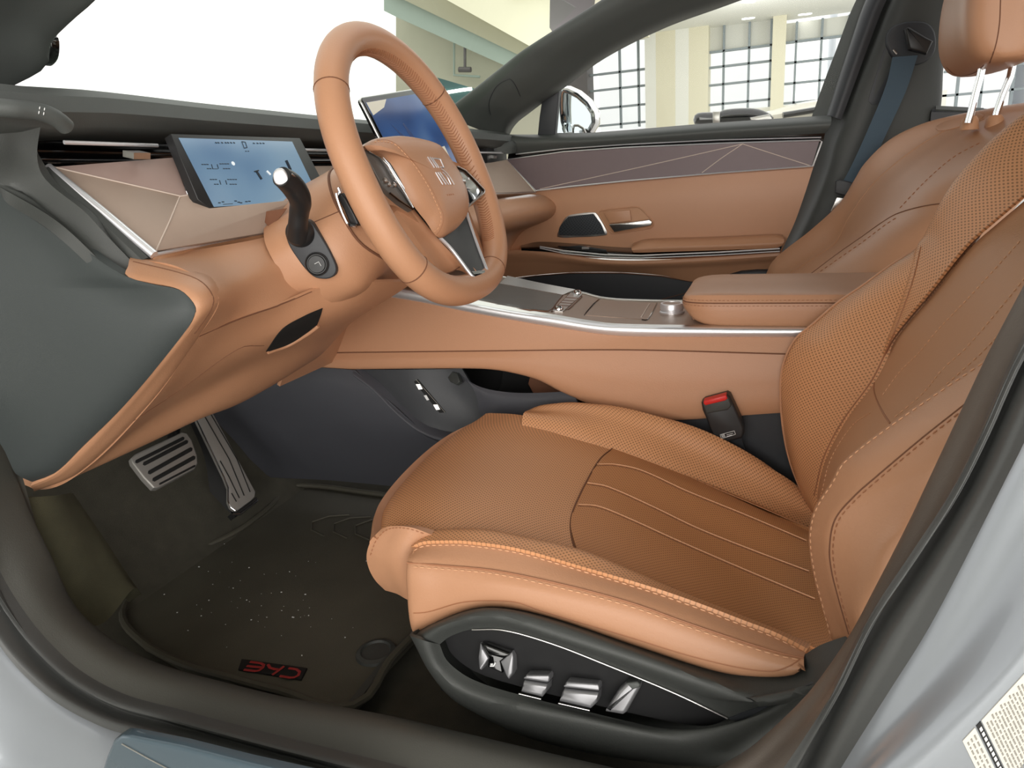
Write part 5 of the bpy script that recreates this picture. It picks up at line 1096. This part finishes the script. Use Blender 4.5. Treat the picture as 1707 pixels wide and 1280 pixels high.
NBK = MB(); NBK.loft([off(bn, (.03, .03, -.004)), off(bn, (.006, .008, 0)), bn, bm, b2, bo, off(bo, (.03, .012, 0))], 80, 50, th=.004); NBK.build('near_back_bolster', 'leather', tds)
tnb = [NBK.bvh()]
g = MB(); g.stitch(onto([(1386, 1062), (1372, 1008), (1358, 950), (1352, 894), (1361, 851), (1391, 802), (1408, 772), (1488, 709), (1574, 649), (1644, 602), (1704, 560)], tnb, 120, .0006), .0042, .0026, .0007); g.build('back_bolster_stitching', 'thread', tds)
g = MB(); g.stitch(onto([(1419, 1058), (1404, 1002), (1392, 950), (1389, 912), (1398, 868), (1428, 832), (1465, 799), (1542, 734), (1605, 684), (1700, 606)], tnb, 120, .0006), .0042, .0026, .0007); g.build('back_bolster_stitching', 'thread_dark', tds)
g = MB(); g.tube(onto([(1415, 1057), (1399, 1002), (1386, 950), (1383, 912), (1392, 866), (1422, 829), (1459, 796), (1536, 731), (1599, 681), (1700, 601)], tnb, 100, -.0002), .0009); g.build('back_bolster_seam', 'seam', tds)
g = MB(); g.loft([off(bo, (.012, .006, 0)), cur([(1480, 1040, -.645), (1500, 990, -.645), (1520, 940, -.645), (1560, 880, -.645), (1620, 780, -.645), (1700, 700, -.645), (1850, 560, -.645)]) + [np.array((.35, -.615, .94)), np.array((.395, -.56, 1.0))]], 30, 6, th=.006); g.build('back_side_panel', 'leather', tds)
g = MB(); g.loft([[(.20, -.17, .46), (.21, -.165, .60), (.25, -.165, .75), (.33, -.175, .90), (.39, -.25, 1.02), (.37, -.30, 1.05)], [(.22, -.40, .46), (.235, -.40, .60), (.28, -.40, .75), (.35, -.40, .90), (.41, -.40, 1.02), (.37, -.41, 1.055)], [(.19, -.63, .50), (.20, -.63, .62), (.24, -.63, .75), (.32, -.63, .88), (.385, -.585, .99), (.37, -.55, 1.03)]], 24, 16, th=.01, toward=(2, -.4, .8)); g.build('back_shell', 'soft_black', tds)
# ================================================================== passenger seat
tps = thing('passenger_seat', 'tan leather passenger seat with headrest on two chrome posts', 'seat', (.15, .38, .34))
E0 = cur([(1262, 490, .60), (1275, 462, .60), (1287, 437, .61), (1312, 414, .62), (1350, 385, .62), (1400, 338, .62), (1424, 300, .62), (1440, 274, .615), (1480, 235, .60), (1530, 209, .56), (1580, 195, .51), (1640, 183, .45), (1707, 172, .38), (1800, 165, .29)])
E1 = cur([(1280, 490, .54), (1300, 462, .54), (1330, 440, .54), (1370, 414, .535), (1393, 398, .53), (1414, 360, .53), (1456, 304, .52), (1490, 270, .51), (1518, 250, .50), (1580, 215, .46), (1640, 198, .41), (1707, 187, .34), (1800, 180, .27)])
E2 = cur([(1310, 495, .38), (1330, 468, .38), (1370, 435, .38), (1410, 402, .38), (1440, 365, .38), (1480, 320, .38), (1530, 275, .37), (1590, 240, .35), (1650, 217, .32), (1720, 200, .28), (1810, 190, .23)])
E3 = cur([(1330, 495, .24), (1352, 464, .24), (1400, 428, .24), (1440, 399, .24), (1470, 375, .24), (1500, 353, .24), (1540, 320, .23), (1590, 285, .22), (1640, 250, .21), (1710, 215, .19), (1820, 200, .16)])
E4 = cur([(1360, 500, .165), (1400, 470, .165), (1450, 432, .165), (1500, 396, .165), (1540, 366, .165), (1570, 345, .165), (1600, 318, .165), (1640, 280, .16), (1720, 230, .15), (1830, 210, .12)])
E5 = cur([(1430, 510, .13), (1460, 480, .13), (1520, 440, .13), (1560, 410, .13), (1590, 385, .13), (1640, 330, .13), (1740, 260, .12), (1850, 230, .10)])
PBK = MB(); PBK.loft([off(E0, (.05, .03, -.02)), off(E0, (.012, .012, 0)), E0, E1, E2, E3, E4, E5, off(E5, (.06, .0, 0))], 70, 64, th=.006); PBK.build('backrest', 'leather', tps)
tpk = [PBK.bvh()]
for pa in ([(1318, 455), (1360, 428), (1393, 404), (1414, 364), (1456, 306), (1518, 253), (1580, 216), (1640, 199)],):
    g = MB(); g.tube(onto(pa, tpk, 50, .0), .0012); g.build('backrest_seam', 'leather_dark', tps)
g = MB(); g.tube(onto([(1346, 461), (1395, 424), (1435, 396), (1470, 371), (1496, 356), (1538, 344), (1579, 338)], tpk, 50, .0), .0013); g.build('bolster_seam', 'seam', tps)
g = MB(); g.stitch(onto([(1360, 458), (1400, 430), (1440, 402), (1480, 372), (1500, 360)], tpk, 60, .0006), .006, .004, .001); g.stitch(onto([(1500, 347), (1545, 300), (1590, 262), (1640, 235)], tpk, 60, .0006), .006, .004, .001); g.build('bolster_stitching', 'thread_dark', tps)
g = MB(); g.plate(onto([(1560, 215), (1572, 205), (1600, 197), (1630, 190), (1640, 194), (1625, 202), (1600, 212), (1575, 218)], tpk, 30, .002, True), .003, .001); g.build('shoulder_label', 'leather', tps)
# headrest
def hr_row(y, k): return None
HY0, HY1 = .26, .50
rows = []
for y, sc in ((.235, .35), (.245, .75), (.27, .95), (.33, 1.0), (.42, 1.0), (.48, .95), (.51, .75), (.52, .35)):
    c = np.array([.338, y, 1.222]); ring_ = []
    for dx, dz in ((-.030, .10), (-.040, .05), (-.042, -.01), (-.036, -.055), (-.018, -.085), (.02, -.092), (.055, -.080), (.07, -.03), (.07, .05), (.05, .11), (0, .125)):
        ring_.append(c + np.array([dx * sc * 1.3 - .004 * (1 - sc), 0, dz * (.75 + .25 * sc)]))
    rows.append(cr(ring_, 44, closed=True))
G = np.stack([np.vstack([r, r[:1]]) for r in rows])
cc0 = G[0].mean(0); cc1 = G[-1].mean(0)
G = np.concatenate([[np.repeat(cc0[None], G.shape[1], 0)], G, [np.repeat(cc1[None], G.shape[1], 0)]])
G2 = np.stack([cr(G[:, i], 40) for i in range(G.shape[1])], 1)
HR = MB(); HR.grid(G2); HR.build('headrest', 'leather', tps, sharp=80); thr = [HR.bvh()]
g = MB(); g.tube(onto([(1578, 112), (1592, 124), (1612, 125), (1630, 118), (1640, 108)], thr, 20, -.0002), .001); g.tube(onto([(1668, -2), (1666, 40), (1660, 75), (1650, 105)], thr, 30, -.0002), .0010); g.build('headrest_seam', 'seam', tps)
for x0, x1, y in ((1634, 1619, .33), (1684, 1662, .38)):
    g = MB(); g.tube([P(x0 + 6, 100, y), P(x0, 128, y), P((x0 + x1) / 2, 155, y), P(x1, 186, y), P(x1 - 5, 205, y)], .0062, seg=14); g.build('headrest_post', 'chrome', tps)
for x, y in ((1618, 185), (1660, 183)):
    c = P(x, y + 3, .355); g = MB(); g.lathe(c, (0, 0, 1), [(.016, -.03), (.014, -.012), (.010, -.006), (.006, -.006)], 20); g.build('post_collar', 'leather_dark', tps)
g = MB(); g.box(np.array([-.02, .2, .40]), np.array([.12, .55, .72])); g.build('seat_base', 'void_black', tps)
# ================================================================== showroom around the car
g = MB(); g.box(np.array([-14, -9, -.06]), np.array([14, 24, 0.0])); mat('tile_floor', (176, 174, 168), .25)
o = g.build('ground', 'tile_floor'); struct(o, 'pale tiled showroom floor under the car', 'showroom floor')
def px_plate(pts, y, th, m, name, parent=None):
    g = MB(); g.plate([P(a, b, y) for a, b in pts], th, 0, n=np.array([0, -1.0, 0])); return g.build(name, m, parent)
o = px_plate([(660, 10), (910, 10), (910, 330), (660, 330)], 7.4, .2, 'concrete_wall', 'wall_front'); struct(o, 'grey concrete showroom wall seen through the windscreen', 'wall')
o = px_plate([(690, -60), (1080, -60), (1080, 60), (905, 94), (885, 78), (745, 0)], 6.6, .1, 'cream_wall', 'wall_upper'); struct(o, 'pale cream upper wall above the slanting beam', 'wall')
tbm = thing('ceiling_beam', 'pale green slanting beam across the wall beyond the windscreen', 'beam', P(760, 60, 7.0))
px_plate([(640, -19), (676, 0), (863, 90), (910, 112), (910, 146), (843, 110), (662, 29), (640, 18)], 6.95, .25, 'beam_green', 'beam_face', tbm)
px_plate([(640, -30), (700, -24), (745, 0), (885, 75), (910, 88), (910, 114), (863, 91), (676, 1), (640, -17)], 6.85, .3, 'soffit', 'beam_soffit', tbm)
tpnl = thing('wall_panel', 'dark teal glossy panel at the foot of the wall beyond the windscreen', 'panel', P(740, 165, 6.8))
px_plate([(700, 118), (714, 125), (789, 147), (792, 152), (780, 170), (760, 186), (690, 186), (690, 130)], 6.8, .05, 'teal_dark', 'panel', tpnl)
tl_ = thing('tube_lamp', 'bright white tube lamp on the dark teal panel', 'lamp', P(755, 152, 6.7)); g = MB(); g.tube([P(732, 153, 6.785), P(745, 154, 6.785), P(770, 150, 6.785), P(786, 148, 6.785)], .018, seg=8); g.build('tube', 'lamp_white', tl_)
tbr = thing('wall_bracket', 'dark t shaped bracket hanging from the beam beyond the windscreen', 'bracket', P(775, 116, 6.9))
g = MB(); g.tube([P(775, 74, 7.0), P(775, 113, 7.0)], .018); g.build('rod', 'column_grey', tbr); g = MB(); g.tube([P(765, 116, 7.0), P(785, 116, 7.0)], .03); g.build('foot_bar', 'column_grey', tbr)
tdoor = thing('wall_frame', 'thin grey frame on the concrete wall behind the bracket', 'frame', P(757, 125, 7.3))
g = MB(); g.tube([P(757, 68, 7.3), P(757, 125, 7.3), P(800, 128, 7.3)], .015); g.build('frame_line', 'beam_green', tdoor)
tgs = thing('hanging_sign', 'dark grey hanging sign above the far windscreen pillar', 'sign', P(950, 40, 6.0))
px_plate([(917, -20), (990, -20), (985, 20), (940, 60), (920, 52), (916, 46)], 6.0, .1, 'column_grey', 'sign_panel', tgs)
# far glazed side
YB = 10.0
def pxb(x0, y0, x1, y1, y, th, m, name, parent=None):
    a, b = P(x0, y0, y), P(x1, y1, y); g = MB(); g.box(np.array([min(a[0], b[0]), y, min(a[2], b[2])]), np.array([max(a[0], b[0]), y + th, max(a[2], b[2])])); return g.build(name, m, parent)
ncol = 0
for x0, x1, m, lb in ((905, 982, 'column_grey', 'dark grey column right of the outside mirror'), (1078, 1096, 'white_wall', 'white pier beside the left window grid'), (1096, 1128, 'cream_wall', 'cream column in the middle of the far window wall'), (1128, 1150, 'white_wall', 'white column right of the cream column'), (1150, 1182, 'cream_wall', 'cream pier left of the middle window'), (1286, 1308, 'cream_wall', 'cream pier between the middle and right windows')):
    a, b = P(x0, 230, YB), P(x1, 20, YB); c = P((x0 + x1) / 2, 120, YB)[0]; w = P(x1, 120, YB)[0] - P(x0, 120, YB)[0]
    g = MB(); g.box(np.array([c - w / 2, YB - .15, 0]), np.array([c + w / 2, YB + .25, 4.2])); o = g.build('column', m); tag(o, lb, 'column')
def window(n, x0, x1, ytop, ybot, vs, hs, blind, lab):
    t = thing('window_%d' % n, lab, 'window', P((x0 + x1) / 2, ybot, YB)); t['kind'] = 'structure'
    a = P(x0, (ytop + ybot) / 2, YB)[0]; b = P(x1, (ytop + ybot) / 2, YB)[0]; zt = P((x0 + x1) / 2, ytop, YB)[2]; zb = P((x0 + x1) / 2, ybot, YB)[2]
    for v in vs:
        c = P(v, (ytop + ybot) / 2, YB)[0]; g = MB(); g.box(np.array([c - .015, YB, zb]), np.array([c + .015, YB + .06, zt])); g.build('window_bar', 'mullion', t)
    for h in hs:
        z = P((x0 + x1) / 2, h, YB)[2]; g = MB(); g.box(np.array([a, YB, z - .014]), np.array([b, YB + .06, z + .014])); g.build('window_bar', 'mullion', t)
    if blind:
        z = P((x0 + x1) / 2, blind, YB)[2]; g = MB(); g.box(np.array([a, YB + .08, z]), np.array([b, YB + .1, zt])); g.build('roller_blind', 'blind', t)
window(4, 982, 1078, 40, 214, (1033, 1064), (120, 147, 178, 207), None, 'window grid left of the cream column beyond the passenger door')
window(5, 1182, 1286, 38, 182, (1206, 1248, 1284), (81, 107, 137, 170), 81, 'middle window with a roller blind beyond the passenger door')
window(6, 1308, 1460, 28, 172, (1326, 1368, 1412), (62, 97, 132, 165), 62, 'right window with a roller blind beyond the passenger door')
window(7, 1575, 1760, 40, 190, (1600, 1640, 1692), (110, 151), None, 'window grid seen behind the headrest posts')
zsill = P(1240, 182, YB)[2]
g = MB(); g.box(np.array([P(1150, 190, YB)[0], YB, 0]), np.array([P(1575, 190, YB)[0], YB + .2, zsill])); o = g.build('wall_far', 'white_wall'); struct(o, 'low white wall under the far windows', 'wall')
zt = P(1240, 40, YB)[2]
g = MB(); g.box(np.array([P(982, 50, YB)[0], 6.5, zt + .02]), np.array([P(1800, 50, YB)[0], YB + .3, zt + .25])); o = g.build('trim_1', 'white_wall'); struct(o, 'white ceiling edge above the far windows', 'ceiling trim')
for k, (x, y) in enumerate(((1243, 31), (1252, 30), (1337, 24), (1347, 23), (1243, 3), (1252, 3))):
    c = P(x, y, z=zt + .02)
    if c[1] < 6.6 or c[1] > 11: c = P(x, y, 8.0); c[2] = zt + .02
    g = MB(); g.lathe(np.array([c[0], c[1], zt + .015]), (0, 0, 1), [(.05, 0), (.05, .01), (.02, .012)], 14); o = g.build('ceiling_spotlight', 'lamp_white'); tag(o, 'small round white spotlight in the ceiling above the far windows', 'lamp', 'ceiling spotlights')
# neighbouring car
tcar = thing('parked_car', 'cream parked car with a black mirror beyond the passenger window', 'car', P(1290, 240, 3.4) * np.array([1, 1, 0]))
rf = [[np.array([P(q, 260, 3.2)[0], 3.25, .0]) for q in (1270, 1330, 1420, 1520)], [P(1270, 260, 3.2), P(1330, 258, 3.2), P(1420, 255, 3.2), P(1520, 252, 3.2)], [P(1262, 205, 3.15), P(1310, 196, 3.15), P(1380, 186, 3.15), P(1480, 178, 3.15)], [P(1285, 186, 3.5), P(1320, 176, 3.5), P(1385, 165, 3.5), P(1480, 150, 3.5)], [P(1290, 184, 4.6), P(1325, 174, 4.6), P(1388, 162, 4.6), P(1480, 148, 4.6)]]
g = MB(); g.loft(rf, 24, 20, th=.03); g.build('body', 'car_cream', tcar)
g = MB(); g.tube([P(1305, 192, 3.12), P(1330, 188, 3.14), P(1378, 180, 3.14), P(1460, 170, 3.14)], .016); g.build('window_strip', 'gloss_black', tcar)
g = MB(); g.plate(cur([(1156, 206), (1155, 195), (1160, 188), (1185, 186), (1200, 186), (1205, 182), (1240, 179), (1265, 181), (1285, 190), (1290, 198), (1285, 204), (1240, 208), (1190, 210)], 2.9), .16, .04, smooth=40); mr_ = g.build('mirror', 'gloss_black', tcar)
g = MB(); g.plate(cur([(1250, 196), (1282, 190), (1287, 198), (1275, 202), (1252, 200)], 2.89), .01, .003); g.build('mirror_trim', 'satin_silver', mr_)
g = MB(); g.plate(cur([(1188, 186), (1200, 186), (1200, 206), (1188, 206)], 2.895), .02, .003); g.build('mirror_joint', 'satin_silver', mr_)
# added point fills that brighten the ceiling and piers of the far hall
for k, xx in enumerate((-.5, 1.2, 2.9)):
    l = bpy.data.lights.new('hall_fill_light', 'POINT'); l.energy = 22; l.shadow_soft_size = .3; o = bpy.data.objects.new('hall_fill_light', l); COL.objects.link(o); o.location = (xx, 8.2, zt - .7)
l = bpy.data.lights.new('hall_fill_light', 'POINT'); l.energy = 25; l.shadow_soft_size = .3; o = bpy.data.objects.new('hall_fill_light', l); COL.objects.link(o); o.location = (-2.2, 5.6, 2.0)  # one more added fill for the beam wall, without a fitting
# pale buildings outside the far windows
for k, (x0, x1, h, m) in enumerate(((-4, .2, 6.0, 'far_building'), (1.0, 4.2, 9.0, 'far_building'), (4.6, 9.0, 7.0, 'far_building'))):
    if 'far_building' not in M: mat('far_building', (246, 249, 252), .8)
    g = MB(); g.box(np.array([x0, 16, 0.0]), np.array([x1, 19, h])); o = g.build('building', m); tag(o, ('pale building outside the left window grid', 'pale blue grey building outside the middle window', 'pale building outside the right window')[k], 'building')
# hall behind the photographer
g = MB(); g.box(np.array([-14, -9.2, 0.0]), np.array([14, -9.0, 5.0])); o = g.build('wall_back', 'white_wall'); struct(o, 'white showroom wall on the driver side, behind the viewer', 'wall')
g = MB(); g.box(np.array([-14, -9.2, 4.6]), np.array([14, -.9, 4.7])); o = g.build('ceiling', 'white_wall'); struct(o, 'white showroom ceiling over the driver side of the car', 'showroom ceiling')
